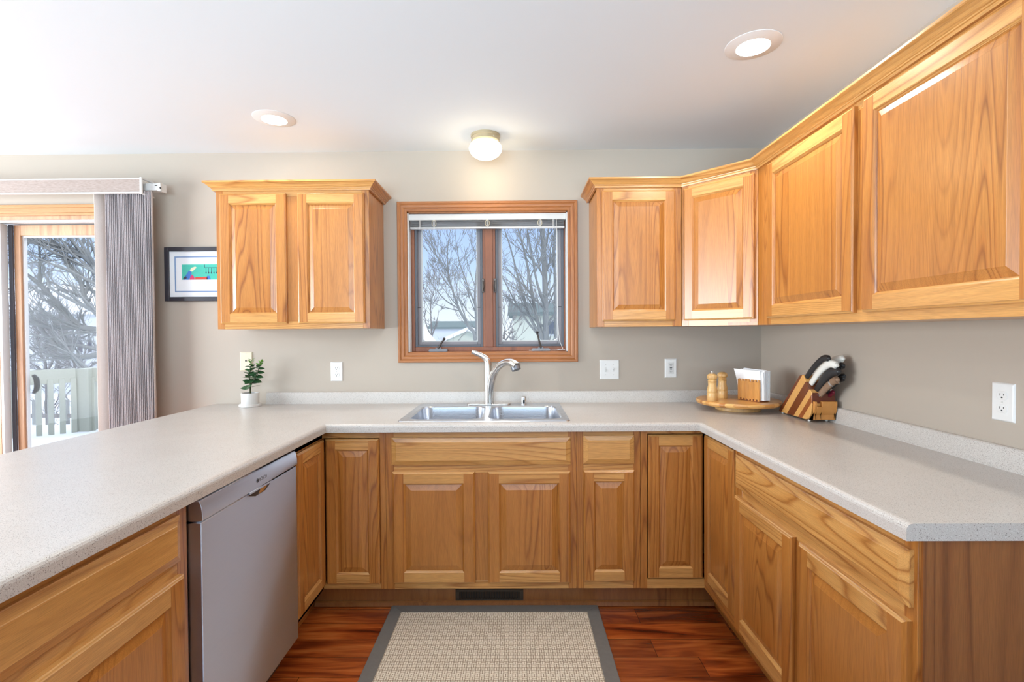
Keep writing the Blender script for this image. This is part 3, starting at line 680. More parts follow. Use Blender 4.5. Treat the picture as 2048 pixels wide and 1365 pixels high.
# toe kicks
p = MB(); p.box(XBL - 3, XBR + 3, 95.2, 95.9, .35, BZ0, 0)
p.prism([(94.6, .2), (95.2, .2), (95.2, 1.15), (95.0, 1.15), (94.7, .9)], lambda u, v, t: (t, u, v), XBL - 2.8, XBR + 2.8, 0)
struct('baseboard_back', p, ENDP, 'brown oak toe kick under the sink cabinets', 'toe kick')
struct('baseboard_right', MB().box(XBR + 3, XBR + 3.7, 43.4, 95.2, 0, BZ0), OAK_Y, 'oak toe kick under the right cabinets', 'toe kick')
struct('baseboard_left', MB().box(XBL - 3.7, XBL - 3, 20, 95.2, 0, BZ0), OAK_Y, 'oak toe kick under the left cabinets', 'toe kick')

# floor register
t = thing('air_register', 'dark bronze air register set in the toe kick under the sink', 'vent', (-5.4, 95.2, 1.0))
p = MB(); p.box(-6.5, 6.5, -.22, -.0, 0, .35); p.box(-6.5, 6.5, -.22, 0, 1.85, 2.25); p.box(-6.5, -5.8, -.22, 0, .35, 1.85); p.box(5.8, 6.5, -.22, 0, .35, 1.85); p.build('frame', VENT, t, bevel=.05)
for k in range(24):
    x = -5.6 + 11.2 * k / 23
    MB().add([(x - .16, -.02, .35), (x + .1, -.18, .35), (x + .1, -.18, 1.85), (x - .16, -.02, 1.85), (x - .12, -.02, .35), (x + .14, -.18, .35), (x + .14, -.18, 1.85), (x - .12, -.02, 1.85)], [(0, 1, 2, 3), (7, 6, 5, 4), (3, 2, 6, 7), (0, 4, 5, 1)]).build('louver', VENT, t, smooth=0)
MB().box(-5.8, 5.8, -.012, 0, .35, 1.85).build('duct_back', DARK, t)

# ------------------------------------------------------------------ dishwasher
t = thing('dishwasher', 'stainless steel dishwasher under the left worktop', 'dishwasher', (XBL, 54.2, 0), PI / 2)
W = 23.7
MB().box(.1, W - .1, .2, 23, 4, 34.3).build('tub', DARKPL, t)
p = MB(); p.box(0, W, -1.5, .2, 4.6, 31.75); dwd = p.build('door', DWSTEEL, t, bevel=.12, seg=3)
cp = [(.2, 31.9), (-1.4, 31.9), (-1.6, 31.98), (-1.64, 32.2), (-1.62, 32.8), (-1.54, 33.4), (-1.38, 33.95), (-1.22, 34.15), (.2, 34.15)]
p = MB(); p.prism(cp, lambda u, v, t: (t, u, v), 0, W); cpn = p.build('control_panel', DWSTEEL, t, smooth=.5, bevel=.04)
p = MB(); p.prism([(9.8, 31.95), (15.2, 31.95), (15.2, 31.5), (13.9, 31.0), (11.4, 31.0), (9.8, 31.5)], lambda u, v, t: (u, t, v), -1.53, -1.40); p.build('handle_recess', DARKPL, dwd, bevel=.03)
p = MB(); p.prism([(12.0, 31.1), (13.4, 31.1), (14.4, 31.6), (12.6, 31.65)], lambda u, v, t: (u, t, v), -1.56, -1.5); p.build('recess_glint', CHROME, dwd)  # chrome sliver shaped as the bright highlight in the recess
p = MB(); p.box(9.6, 15.4, -1.69, -1.3, 31.72, 31.95); p.build('handle_lip', DWSTEEL, cpn)
MB().box(.4, W - .4, 1.4, 2, .4, 4.4).build('kick_plate', DARKPL, t)
rx = math.atan2(.6, .06)
lm = Matrix.Translation(Vector((12.2, -1.622, 32.75)) * I) @ Matrix.Rotation(rx, 4, 'X')
text_mesh('lettering', 'BOSCH', .62, DARKPL, cpn, lm)
p = MB(); p.tube([(.24 * math.cos(a), 0, .24 * math.sin(a)) for a in [k * PI / 12 for k in range(25)]], .025, 6)
p.box(-.12, -.07, -.02, .02, -.16, .16); p.box(.07, .12, -.02, .02, -.16, .16); p.box(-.07, .07, -.02, .02, -.03, .03)
em = p.build('emblem', DARKPL, cpn); em.matrix_local = Matrix.Translation(Vector((11.75, -1.615, 32.97)) * I) @ Matrix.Rotation(rx - PI / 2, 4, 'X')

# ------------------------------------------------------------------ worktop
NL, NY, NR, YE, YS = -34.6, 90.2, 33.0, 42.4, 14.0
XO = -71.5
t = thing('worktop', 'U-shaped speckled grey laminate worktop', 'worktop', (0, 0, 34.5))
mb = MB()
def pth(d): return [(NL - d, YS), (NL - d, NY + d), (NR + d, NY + d), (NR + d, YE)]
prof = [(1.2, 0), (0, 0), (0, .95), (.05, 1.17), (.17, 1.35), (.35, 1.46), (.6, 1.5)]
for (d0, z0), (d1, z1) in zip(prof[:-1], prof[1:]):
    a, c = pth(d0), pth(d1)
    for k in range(3):
        mb.add([(*a[k], z0), (*a[k + 1], z0), (*c[k + 1], z1), (*c[k], z1)], [(0, 1, 2, 3)])
HX0, HX1, HY0, HY1 = -21.2, 9.0, 93.2, 114.8             # sink cut-out
e = .6
def flat(x0, x1, y0, y1): mb.add([(x0, y0, 1.5), (x1, y0, 1.5), (x1, y1, 1.5), (x0, y1, 1.5)], [(0, 1, 2, 3)])
flat(XO, NL - e, YS, D); flat(NL - e, HX0, NY + e, D); flat(HX0, HX1, NY + e, HY0); flat(HX0, HX1, HY1, D); flat(HX1, NR + e, NY + e, D); flat(NR + e, XR, YE, D)
mb.add([(HX0, HY0, 1.5), (HX1, HY0, 1.5), (HX1, HY1, 1.5), (HX0, HY1, 1.5), (HX0, HY0, 0), (HX1, HY0, 0), (HX1, HY1, 0), (HX0, HY1, 0)], [(0, 1, 5, 4), (1, 2, 6, 5), (2, 3, 7, 6), (3, 0, 4, 7)])
endp = prof[1:]
def endcap(x, sgn, y, xo):
    pts = [(x + sgn * d, z) for d, z in endp] + [(xo, 1.5), (xo, 0)]
    mb.add([(u, y, z) for u, z in pts], [tuple(range(len(pts)))])
endcap(NR, 1, YE, XR); endcap(NL, -1, YS, XO)
mb.add([(XO, YS, 0), (XO, D, 0), (XO, D, 1.5), (XO, YS, 1.5)], [(0, 1, 2, 3)])
mb.add([(XO, YS, 0), (NL - 1.2, YS, 0), (NL - 1.2, D, 0), (XO, D, 0)], [(3, 2, 1, 0)])
mb.add([(NR + 1.2, YE, 0), (XR, YE, 0), (XR, D, 0), (NR + 1.2, D, 0)], [(3, 2, 1, 0)])
mb.build('countertop', LAMINATE, t, smooth=.5)
sp_ = [(0, 1.5), (.75, 1.5), (.75, 3.95), (.68, 4.15), (.5, 4.27), (0, 4.27)]
mb = MB(); mb.prism(sp_, lambda u, v, tt: (tt, D - u, v), -58.95, XR); mb.build('backsplash', LAMINATE, t, smooth=.5)
mb = MB(); mb.prism(sp_, lambda u, v, tt: (XR - u, tt, v), YE, D - .75); mb.build('backsplash', LAMINATE, t, smooth=.5)
# peninsula's outer skirt panel
o = MB().box(XBL - 25, XBL - 24.3, 20, D - .1, 0, 34.45); tag(o.build('peninsula_panel', OAK_V), 'oak back panel closing the dining side of the left cabinets', 'panel')

# ------------------------------------------------------------------ sink
t = thing('sink', 'double bowl stainless steel sink set into the worktop', 'sink', (-6.1, 104, 36))
SX, SY = 16.1, 11.75
def rrect(cx, cy, hx, hy, r, n=6):
    pts = []
    for qx, qy, a0 in ((1, 1, 0), (-1, 1, PI / 2), (-1, -1, PI), (1, -1, 3 * PI / 2)):
        for k in range(n + 1):
            a = a0 + PI / 2 * k / n
            pts.append((cx + qx * (hx - r) + r * math.cos(a), cy + qy * (hy - r) + r * math.sin(a)))
    return pts
mb = MB()
def loop(A, za, B, zb, mi=0):
    n = len(A); mb.add([(x, y, za) for x, y in A] + [(x, y, zb) for x, y in B], [(k, (k + 1) % n, n + (k + 1) % n, n + k) for k in range(n)], mi)
o0 = rrect(0, 0, SX, SY, 1.0); o1 = rrect(0, 0, SX - .08, SY - .08, .95); o2 = rrect(0, 0, SX - .45, SY - .45, .8)
loop(o0, 0.01, o1, .16); loop(o1, .16, o2, .12)
# deck between the rim and the two bowls: fill with strips
BYC, BHY = -.95, 8.65; LC, RC, BHX = -7.7, 7.7, 7.15
n = len(o2)
bw = []
for cx in (LC, RC):
    r0 = rrect(cx, BYC, BHX, BHY, 2.6); r1 = rrect(cx, BYC, BHX - .25, BHY - .25, 2.4); r2 = rrect(cx, BYC, BHX - .7, BHY - .7, 2.2); r3 = rrect(cx, BYC, BHX - 1.6, BHY - 1.6, 1.4)
    loop(r0, .12, r1, -.15); loop(r1, -.15, r2, -6.2); loop(r2, -6.2, r3, -7.0); mb.add([(x, y, -7.0) for x, y in r3], [tuple(range(len(r3)))])
    bw.append(r0)
bm_v = [(x, y, .12) for x, y in o2]
# triangulated deck with holes
import bmesh
bmm = bmesh.new()
eds = []
for lp in (o2, bw[0], bw[1]):
    vv = [bmm.verts.new((x, y, .12)) for x, y in lp]
    eds += [bmm.edges.new((vv[k], vv[(k + 1) % len(vv)])) for k in range(len(vv))]
bmesh.ops.triangle_fill(bmm, use_beauty=True, use_dissolve=False, edges=eds)
bmm.verts.index_update()
mb.add([tuple(v.co) for v in bmm.verts], [tuple(v.index for v in (f.verts if f.normal.z > 0 else reversed(f.verts))) for f in bmm.faces])
bmm.free()
mb.build('basin', STAINLESS, t, smooth=.7)
for cx in (LC, RC):
    MB().lathe([(1.7, -6.98), (1.7, -6.93), (1.3, -6.9), (1.2, -7.0 + .02), (.01, -6.97)], cx, BYC).build('drain', NICKEL, t)

# faucet
t = thing('faucet', 'brushed nickel single lever pull-out faucet behind the sink', 'faucet', (-6.3, 113.6, 36.12))
mb = MB(); pts = rrect(0, 0, 5.0, .95, .94, 8)
mb.prism(pts, lambda u, v, tt: (u, v, tt), 0.0, .32); mb.build('deck_plate', NICKEL, t, bevel=.12, seg=3)
mb = MB(); mb.tube([(0, 0, .2), (0, 0, 3), (-.05, 0, 6), (-.08, 0, 7.95)], [1.0, .98, .94, .9], 24); mb.build('body', NICKEL, t, smooth=.8)
def crv(P, n=6):
    P = [Vector(p) for p in P]; out = []
    for i in range(len(P) - 1):
        p0, p1, p2, p3 = P[max(i - 1, 0)], P[i], P[i + 1], P[min(i + 2, len(P) - 1)]
        for k in range(n):
            u = k / n; out.append(0.5 * ((2 * p1) + (p2 - p0) * u + (2 * p0 - 5 * p1 + 4 * p2 - p3) * u * u + (3 * p1 - p0 - 3 * p2 + p3) * u ** 3))
    out.append(P[-1]); return out
def lerpl(vals, n):
    out = []
    for i in range(len(vals) - 1):
        for k in range(n): out.append(vals[i] + (vals[i + 1] - vals[i]) * k / n)
    return out + [vals[-1]]
mb = MB(); mb.tube(crv([(.35, -.35, .2), (.38, -.4, 3.2), (.75, -.9, 5.6), (1.5, -2.0, 7.6), (2.3, -3.0, 8.75)], 6), lerpl([.82, .82, .84, .82, .80], 6), 20, flat=lerpl([1, 1, 1, .95, .9], 6)); sp2 = mb.build('spout', NICKEL, t, smooth=.8)
mb = MB(); mb.tube(crv([(2.3, -3.0, 8.75), (3.2, -4.1, 9.5), (4.3, -5.2, 9.95), (5.5, -6.2, 9.8), (6.5, -7.0, 9.15)], 6), lerpl([.80, .80, .9, 1.15, 1.3], 6), 20, flat=lerpl([.9, .88, .82, .74, .72], 6), ref=(1, -1, 0)); hd = mb.build('spray_head', NICKEL, t, smooth=.8)
mb = MB(); mb.tube([(6.1, -6.7, 9.15), (6.35, -6.95, 8.4)], [1.05, 1.0], 18); mb.build('spray_face', plain('spray_face_grey', s2l(120, 122, 128), .4, .6), hd)
mb = MB(); mb.tube(crv([(-.08, 0, 7.98), (-.12, 0, 9.3), (-.55, 0, 10.4), (-1.5, 0, 11.15), (-2.7, 0, 11.7), (-3.75, 0, 12.15)], 6), lerpl([.9, .82, .62, .45, .36, .3], 6), 18, flat=lerpl([1, 1, 1.1, 1.3, 1.5, 1.6], 6)); mb.build('lever_handle', NICKEL, t, smooth=.8)
t = thing('air_gap', 'small chrome air gap cap on the sink deck right of the faucet', 'air gap cap', (1.7, 114.0, 36.12))
MB().lathe([(.72, 0), (.72, .12), (.62, .18), (.6, 1.55), (.55, 1.72), (.4, 1.8), (.001, 1.82)], seg=24).build('cap', CHROME, t, smooth=.6)
MB().box(-.2, .2, -.63, -.55, .35, 1.1).build('slot', DARK, t)

# ------------------------------------------------------------------ wall cabinets with crown
CROWN = [(0, 82.75), (.42, 82.75), (.48, 82.95), (.48, 83.1), (.62, 83.16), (.66, 83.3), (.78, 83.36), (.95, 83.5), (1.2, 83.78), (1.45, 84.0), (1.68, 84.12), (1.78, 84.16), (1.85, 84.25), (1.85, 84.55), (1.0, 84.6), (0, 84.6)]
def crown_rings(path):
    R = []
    n = len(path)
    for i, p in enumerate(path):
        def nrm(a, b_):
            d = Vector((b_[0] - a[0], b_[1] - a[1])).normalized(); return Vector((d.y, -d.x))
        if i == 0: o = nrm(path[0], path[1])
        elif i == n - 1: o = nrm(path[-2], path[-1])
        else:
            a, c = nrm(path[i - 1], p), nrm(p, path[i + 1]); o = (a + c); o = o / (o.dot(a))
        R.append([(p[0] + o.x * u, p[1] + o.y * u, z) for u, z in CROWN])
    return R
def crown_seg(mb, r0, r1, mi):
    n = len(r0)
    for k in range(n - 1): mb.add([r0[k], r0[k + 1], r1[k + 1], r1[k]], [(3, 2, 1, 0)], mi)
    mb.add(r0, [tuple(range(n))], mi); mb.add(r1, [tuple(range(n - 1, -1, -1))], mi)
UZ0, UZ1 = 53.6, 83.6; UH = UZ1 - UZ0
# left
X0, X1 = -63.35, -30.9; W = X1 - X0
t = thing('wall_cabinet', 'oak two-door wall cabinet left of the window', 'cabinet', (X0, 105.8, UZ0))
carcass(t, .1, W - .1, .75, 12, 0, UH, True)
frame_bars(t, [(0, 1.5, 0, UH, 0), (W - 1.5, W, 0, UH, 0), (1.5, W - 1.5, 0, 1.6, 1), (1.5, W - 1.5, 28, UH, 1), (14.9, 17.8, 1.6, 28, 0)])
door(t, .98, 1.12, 14.1, 27.4); door(t, 17.45, 1.12, 14.1, 27.4)
R = crown_rings([(X0, D), (X0, 105.8), (X1, 105.8), (X1, D)])
mb = MB(); crown_seg(mb, R[0], R[1], 2); crown_seg(mb, R[1], R[2], 1); crown_seg(mb, R[2], R[3], 2); mb.build('crown_molding', OAKS, t, smooth=.4, world=True)
# right group
P = [(17.15, D), (17.15, 105.8), (35.0, 105.8), (45.6, 94.5), (45.6, 41.0)]
R = crown_rings(P)
W = 17.8
t = thing('wall_cabinet', 'narrow oak one-door wall cabinet just right of the window', 'cabinet', (17.15, 105.8, UZ0))
carcass(t, .15, W - .02, .75, 12, 0, UH, True)
frame_bars(t, [(0, 1.5, 0, UH, 0), (W - 1.9, W, 0, UH, 0), (1.5, W - 1.9, 0, 1.6, 1), (1.5, W - 1.9, 28, UH, 1)])
door(t, 1.1, 1.2, 15.25, 27.3)
mb = MB(); crown_seg(mb, R[0], R[1], 2); crown_seg(mb, R[1], R[2], 1); mb.build('crown_molding', OAKS, t, smooth=.4, world=True)
dx, dy = 45.6 - 35.0, 94.5 - 105.8; L = math.hypot(dx, dy); ang = math.atan2(dy, dx)
t = thing('corner_wall_cabinet', 'oak wall cabinet set diagonally across the corner', 'cabinet', (35.0, 105.8, UZ0), ang)
mb = MB()
poly = [(35.03, 105.9), (45.5, 94.53), (57.55, 94.53), (57.55, 117.75), (35.03, 117.75)]
mb.prism(poly, lambda u, v, tt: (u, v, tt), 53.62, 54.2); mb.prism(poly, lambda u, v, tt: (u, v, tt), 83.0, 83.55)
mb.box(35.03, 57.5, 117.3, 117.75, 54.2, 83.0); mb.box(57.1, 57.55, 94.53, 117.3, 54.2, 83.0); mb.box(35.03, 35.5, 106.6, 117.3, 54.2, 83); mb.box(46.4, 57.1, 94.53, 95, 54.2, 83)
mb.build('carcass', OAK_V, t, world=True)
frame_bars(t, [(.02, 1.5, 0, UH, 0), (L - 1.5, L - .03, 0, UH, 0), (1.5, L - 1.5, 0, 1.6, 1), (1.5, L - 1.5, 28, UH, 1)])
door(t, .75, 1.2, L - 1.35, 27.3, stile=1.9)
mb = MB(); crown_seg(mb, R[2], R[3], 0); mb.build('crown_molding', [OAK_H], t, smooth=.4, world=True)
W = 94.5 - 41.0
t = thing('wall_cabinet', 'oak two-door wall cabinet on the right wall over the outlet', 'cabinet', (45.6, 94.5, UZ0), -PI / 2)
carcass(t, .05, W - .05, .75, 11.95, 0, UH, True)
frame_bars(t, [(.02, 4.6, 0, UH, 0), (W - 1.5, W, 0, UH, 0), (4.6, W - 1.5, 0, 1.6, 1), (4.6, W - 1.5, 28, UH, 1), (26.5, 29.6, 1.6, 28, 0)])
door(t, 4.3, 1.2, 23.0, 27.4, stile=2.1); door(t, 29.05, 1.2, 22.6, 27.4, stile=2.1)
mb = MB(); crown_seg(mb, R[3], R[4], 0); mb.build('crown_molding', [OAK_H], t, smooth=.4, world=True)

# ------------------------------------------------------------------ lights in the ceiling
def can_light(x, y, label, power):
    t = thing('recessed_light', label, 'ceiling light', (x, y, ZC), 0, 'recessed ceiling lights')
    MB().lathe([(3.95, 0), (3.95, -.06), (3.75, -.12), (2.6, -.34), (2.4, -.37), (2.34, -.34)], cap=False, seg=48).build('trim_ring', WHITE, t, smooth=.6)
    MB().lathe([(.001, -.35), (2.36, -.35)], cap=False, seg=40).build('lens', LENS, t)
    l = bpy.data.lights.new('recessed_lamp', 'AREA'); l.shape = 'DISK'; l.size = 4.6 * I; l.energy = power; l.color = (1.0, .93, .84)
    o = bpy.data.objects.new('recessed_lamp', l); o.parent = t; o.location = (0, 0, -.5 * I); COL.objects.link(o)
    return t
can_light(-47.6, 99.3, 'round recessed light in the ceiling above the left wall cabinet, small and lit', 3.5)
can_light(35.7, 75.7, 'round recessed light in the ceiling near the right wall cabinets, larger in view', 8)
can_light(-6.0, 44.0, 'round recessed light in the ceiling over the middle of the kitchen floor', 5)
can_light(-47.6, 36.0, 'round recessed light in the ceiling over the near end of the left worktop', 3)
t = thing('flush_mount_light', 'small frosted globe ceiling light with a tan metal collar above the window', 'ceiling light', (-6.35, 108.7, ZC))
MB().lathe([(3.15, 0), (3.15, -.55), (3.05, -.62), (3.05, -1.35), (2.9, -1.45), (2.6, -1.5)], seg=40).build('collar', SATIN, t, smooth=.5)
MB().lathe([(2.4, -1.4), (3.0, -1.75), (3.42, -2.3), (3.58, -2.9), (3.4, -3.6), (2.9, -4.25), (2.1, -4.75), (1.1, -5.05), (.001, -5.12)], seg=40, cap=False).build('globe', GLOBE, t, smooth=1.2)
for a in (-.9, 1.6, 3.6): MB().ball((3.12 * math.cos(a), 3.12 * math.sin(a), -1.0), .13).build('thumb_screw', NICKEL, t)
l = bpy.data.lights.new('globe_lamp', 'POINT'); l.energy = 2.4; l.color = (1, .80, .50); l.shadow_soft_size = 2.2 * I
o = bpy.data.objects.new('globe_lamp', l); o.parent = t; o.location = (0, 0, -7.6 * I); COL.objects.link(o)

# ------------------------------------------------------------------ wall plates
def plate(t, w, h, mat):
    R = [(0, 0), (0, -.05), (.12, -.2), (.2, -.23)]
    p = MB()
    def rr(i, yy): return [(-w / 2 + i, yy, -h / 2 + i), (w / 2 - i, yy, -h / 2 + i), (w / 2 - i, yy, h / 2 - i), (-w / 2 + i, yy, h / 2 - i)]
    for (a, b_), (c, d) in zip(R[:-1], R[1:]): p.add(rr(a, b_) + rr(c, d), [(0, 1, 5, 4), (1, 2, 6, 5), (2, 3, 7, 6), (3, 0, 4, 7)])
    p.add(rr(R[-1][0], R[-1][1]), [(0, 1, 2, 3)])
    return p.build('cover_plate', mat, t, smooth=.2)
def screw(pl, x, z): MB().lathe([(.11, 0), (.1, .04), (.001, .05)], seg=10).build('screw', plain('screw_white', s2l(200, 200, 196), .4) if 'screw_white' not in bpy.data.materials else bpy.data.materials['screw_white'], pl).matrix_local = Matrix.Translation(Vector((x, -.23, z)) * I) @ Matrix.Rotation(PI / 2, 4, 'X')
def slots(pl, x, z, y=-.245):
    MB().box(x - .25, x - .18, y - .02, y + .02, z - .02, z + .26).build('slot', DARK, pl); MB().box(x + .18, x + .25, y - .02, y + .02, z + .02, z + .24).build('slot', DARK, pl)
    MB().prism([(-.1, 0), (.1, 0), (.1, .1), (.05, .17), (-.05, .17), (-.1, .1)], lambda u, v, tt: (x + u, tt, z - .3 + v), y - .02, y + .02).build('ground_slot', DARK, pl)
def duplex(label, loc, rz):
    t = thing('wall_outlet', label, 'outlet', loc, rz, 'duplex outlets')
    pl = plate(t, 2.8, 4.55, WHITE)
    for z in (.77, -.77):
        p = MB(); pts = [(.67 * math.cos(a), max(-.52, min(.52, .67 * math.sin(a)))) for a in [k * PI / 12 for k in range(24)]]
        p.prism(pts, lambda u, v, tt: (u, tt, z + v), -.27, -.2); q = p.build('receptacle', WHITE, pl, bevel=.03)
        slots(q, 0, z, -.27)
    screw(pl, 0, 0)
    return t
duplex('white two-socket outlet on the back wall under the left wall cabinet', (-42.43, D, 43.55), 0)
duplex('white two-socket outlet on the right wall under the wall cabinet', (XR, 59.4, 43.85), -PI / 2)
t = thing('light_switch', 'white double toggle switch plate on the back wall right of the window', 'switch', (21.93, D, 43.65))
pl = plate(t, 4.6, 4.6, WHITE)
for x, s in ((-.9, -1), (.9, 1)):
    MB().box(x - .2, x + .2, -.26, -.22, -.47, .47).build('switch_slot', WHITE2, pl, bevel=.03)
    p = MB(); p.prism([(-.24, -.18 + .12 * s), (-.62, .1 * s + .12 * s), (-.62, .25 * s + .12 * s), (-.24, .2 + .12 * s)], lambda u, v, tt: (tt, u, v), x - .12, x + .12); p.build('toggle', WHITE, pl, bevel=.04)
    screw(pl, x, 1.18); screw(pl, x, -1.18)
t = thing('gfci_outlet', 'white ground fault outlet with dark test buttons on the back wall left of the corner', 'outlet', (36.33, D, 43.9))
pl = plate(t, 2.78, 4.5, WHITE)
o = MB().box(-.66, .66, -.27, -.2, -1.32, 1.32).build('receptacle', WHITE2, pl, bevel=.05)
slots(o, 0, .8, -.27); slots(o, 0, -.85, -.27)
MB().box(-.28, .28, -.31, -.26, .03, .22).build('test_button', DARK, o); MB().box(-.24, .24, -.31, -.26, -.3, -.08).build('reset_button', DARK, o)
screw(pl, 0, 1.9); screw(pl, 0, -1.9)
t = thing('phone_jack', 'ivory phone jack plate on the back wall behind the potted plant', 'wall plate', (-63.85, D, 46.1))
pl = plate(t, 3.0, 4.5, IVORY)
MB().box(-.28, .28, -.3, -.2, -.1, .42).build('jack', IVORY, pl, bevel=.05); MB().box(-.17, .2, -.32, -.28, -.02, .3).build('jack_opening', DARK, pl); screw(pl, -.05, 1.9); screw(pl, 0, -1.9)

# ------------------------------------------------------------------ framed picture
t = thing('framed_picture', 'black framed print with white mat and turquoise scene left of the wall cabinet', 'picture', (-73.2, D, 66.75))
hw, hh = 9.3, 6.35
def rframe(mb, hw, hh, w, y0, y1, mi=0):
    mb.box(-hw, -hw + w, y0, y1, -hh, hh, mi); mb.box(hw - w, hw, y0, y1, -hh, hh, mi); mb.box(-hw + w, hw - w, y0, y1, hh - w, hh, mi); mb.box(-hw + w, hw - w, y0, y1, -hh, -hh + w, mi)
p = MB(); rframe(p, hw, hh, 1.0, -.85, 0); p.build('frame', BLACKF, t, bevel=.08)
p = MB(); p.box(-hw + .9, hw - .9, -.4, -.1, -hh + .9, hh - .9, 0); mat_ = p.build('mat_board', MATB, t)
p = MB(); rframe(p, hw - 2.2, hh - 2.15, .28, -.44, -.4); p.build('inner_border', BLUEL, mat_)
TURQ = plain('turquoise_ink', s2l(84, 196, 176), .7, 0, .3, .12); PBLUE = plain('blue_ink', s2l(70, 120, 196), .7); PPINK = plain('pink_ink', s2l(214, 62, 110), .7); PRED = plain('red_ink', s2l(206, 74, 58), .7); PINKB = plain('dark_ink', s2l(60, 60, 80), .7); PCREAM = plain('cream_ink', s2l(236, 220, 190), .7)
p = MB()
p.box(-5.4, 5.4, -.43, -.4, -1.3, 2.3, 0)
def shp(pts, mi, y=-.445): p.prism(pts, lambda u, v, tt: (u, tt, v), y, -.42, mi)
shp([(-5.0, -1.3), (-4.5, -.3), (-3.7, .9), (-3.1, .5), (-3.2, -.5), (-3.8, -1.3)], 1); shp([(-3.6, -1.3), (-3.4, -.6), (-3.0, -.1), (-2.5, -.6), (-2.4, -1.3)], 2, -.45)
shp([(-2.3, -1.28), (-2.2, -.7), (.6, -.6), (.7, -1.28)], 3, -.45); shp([(.4, -1.28), (.6, -.4), (1.1, -.4), (1.5, -1.28)], 1, -.45)
shp([(-3.5, .9), (-3.1, 1.5), (-2.2, 1.8), (-1.9, 1.55), (-2.6, .9), (-3.0, .6)], 5, -.45)
shp([(0.0, 1.5), (0.0, 2.25), (.08, 2.25), (.08, 1.58), (5.2, 1.58), (5.2, 1.5)], 4, -.45)
for k in range(8):
    x = .3 + k * .62; shp([(x, 1.5), (x + .07, 1.5), (x + .07, .6), (x + .2, .3), (x + .05, .05), (x - .12, .3), (x, .6)], 4, -.45)
shp([(-5.2, -1.2), (-4.9, -.6), (-4.4, -.5), (-4.2, -.9), (-4.7, -1.25)], 4, -.452)
p.build('print', [TURQ, PBLUE, PPINK, PRED, PINKB, PCREAM], mat_, smooth=0)
p = MB(); p.add([(-hw + .9, -.6, -hh + .9), (hw - .9, -.6, -hh + .9), (hw - .9, -.6, hh - .9), (-hw + .9, -.6, hh - .9)], [(0, 1, 2, 3)]); p.build('glass', GLASS, t, smooth=0)

# ------------------------------------------------------------------ potted plant
t = thing('potted_plant', 'small leafy jade plant in a white ceramic pot on the left worktop', 'plant', (-61.0, 113.9, 36.0))
MB().lathe([(2.2, 0), (2.35, .05), (2.35, .5), (2.2, .62), (1.9, .62)], seg=40).build('saucer', CERAMIC, t, smooth=.5)
MB().lathe([(1.78, .4), (1.85, .6), (1.9, 3.0), (1.88, 3.1), (1.75, 3.1), (1.72, 2.7), (.001, 2.7)], seg=40, cap=False).build('pot', CERAMIC, t, smooth=.5)
MB().lathe([(1.72, 2.72), (1.0, 2.8), (.001, 2.82)], seg=24, cap=False).build('soil', SOIL, t)
random.seed(11)
s1 = crv([(0, 0, 2.7), (.05, 0, 5.0), (-.2, .05, 7.2), (.2, 0, 9.0), (.45, -.05, 10.6)], 4); s2 = crv([(.05, 0, 4.9), (.9, .1, 6.0), (1.7, .1, 7.6), (2.2, 0, 9.2), (2.75, 0, 10.2)], 4)
mb = MB(); mb.tube(s1, lerpl([.2, .17, .13, .1, .05], 4), 8); mb.tube(s2, lerpl([.14, .12, .1, .07, .04], 4), 8); mb.build('stem', STEM, t, smooth=1)
def leaf(base, az, el, ln, wd, mat):
    mb = MB(); n = 6; vs = []; fs = []
    d = Vector((math.cos(az) * math.cos(el), math.sin(az) * math.cos(el), math.sin(el))); s = Vector((-math.sin(az), math.cos(az), 0)); up = s.cross(d) * -1; ro = random.uniform(-.9, .9); s, up = s * math.cos(ro) + up * math.sin(ro), up * math.cos(ro) - s * math.sin(ro)
    for k in range(n + 1):
        u = k / n; w = wd * math.sin(PI * min(1, .08 + u * .92) ** .8) * .5 + .01; c = base + d * ln * u + Vector((0, 0, -.12 * ln * u * u)); th = .05 * math.sin(PI * min(1, u + .05)) + .012
        vs += [c + s * w, c + up * th, c - s * w, c - up * th]
    for k in range(n):
        for j in range(4): fs.append((4 * k + j, 4 * k + (j + 1) % 4, 4 * k + 4 + (j + 1) % 4, 4 * k + 4 + j))
    fs += [(3, 2, 1, 0), tuple(4 * n + j for j in range(4))]
    mb.add(vs, fs); return mb.build('leaf', mat, t, smooth=1.0)
def lv(st, i0, cnt, big, lo, hi):
    for k in range(cnt):
        u = k / max(1, cnt - 1); i = i0 + (len(st) - 1 - i0) * u; a = int(min(len(st) - 2, i)); f = i - a
        p_ = Vector(st[a]).lerp(Vector(st[a + 1]), f); az0 = k * PI / 2 + random.uniform(-.3, .3) + .2
        for az in (az0, az0 + PI):
            ln = (big * (1 - .58 * u)) * random.uniform(.9, 1.15); leaf(p_, az, random.uniform(lo, hi) + .6 * u, ln, ln * (.8 - .3 * u), LEAF if u < .72 else LEAFY)
lv(s1, 3, 15, 2.1, -.45, .35); lv(s2, 4, 12, 1.8, -.35, .4)

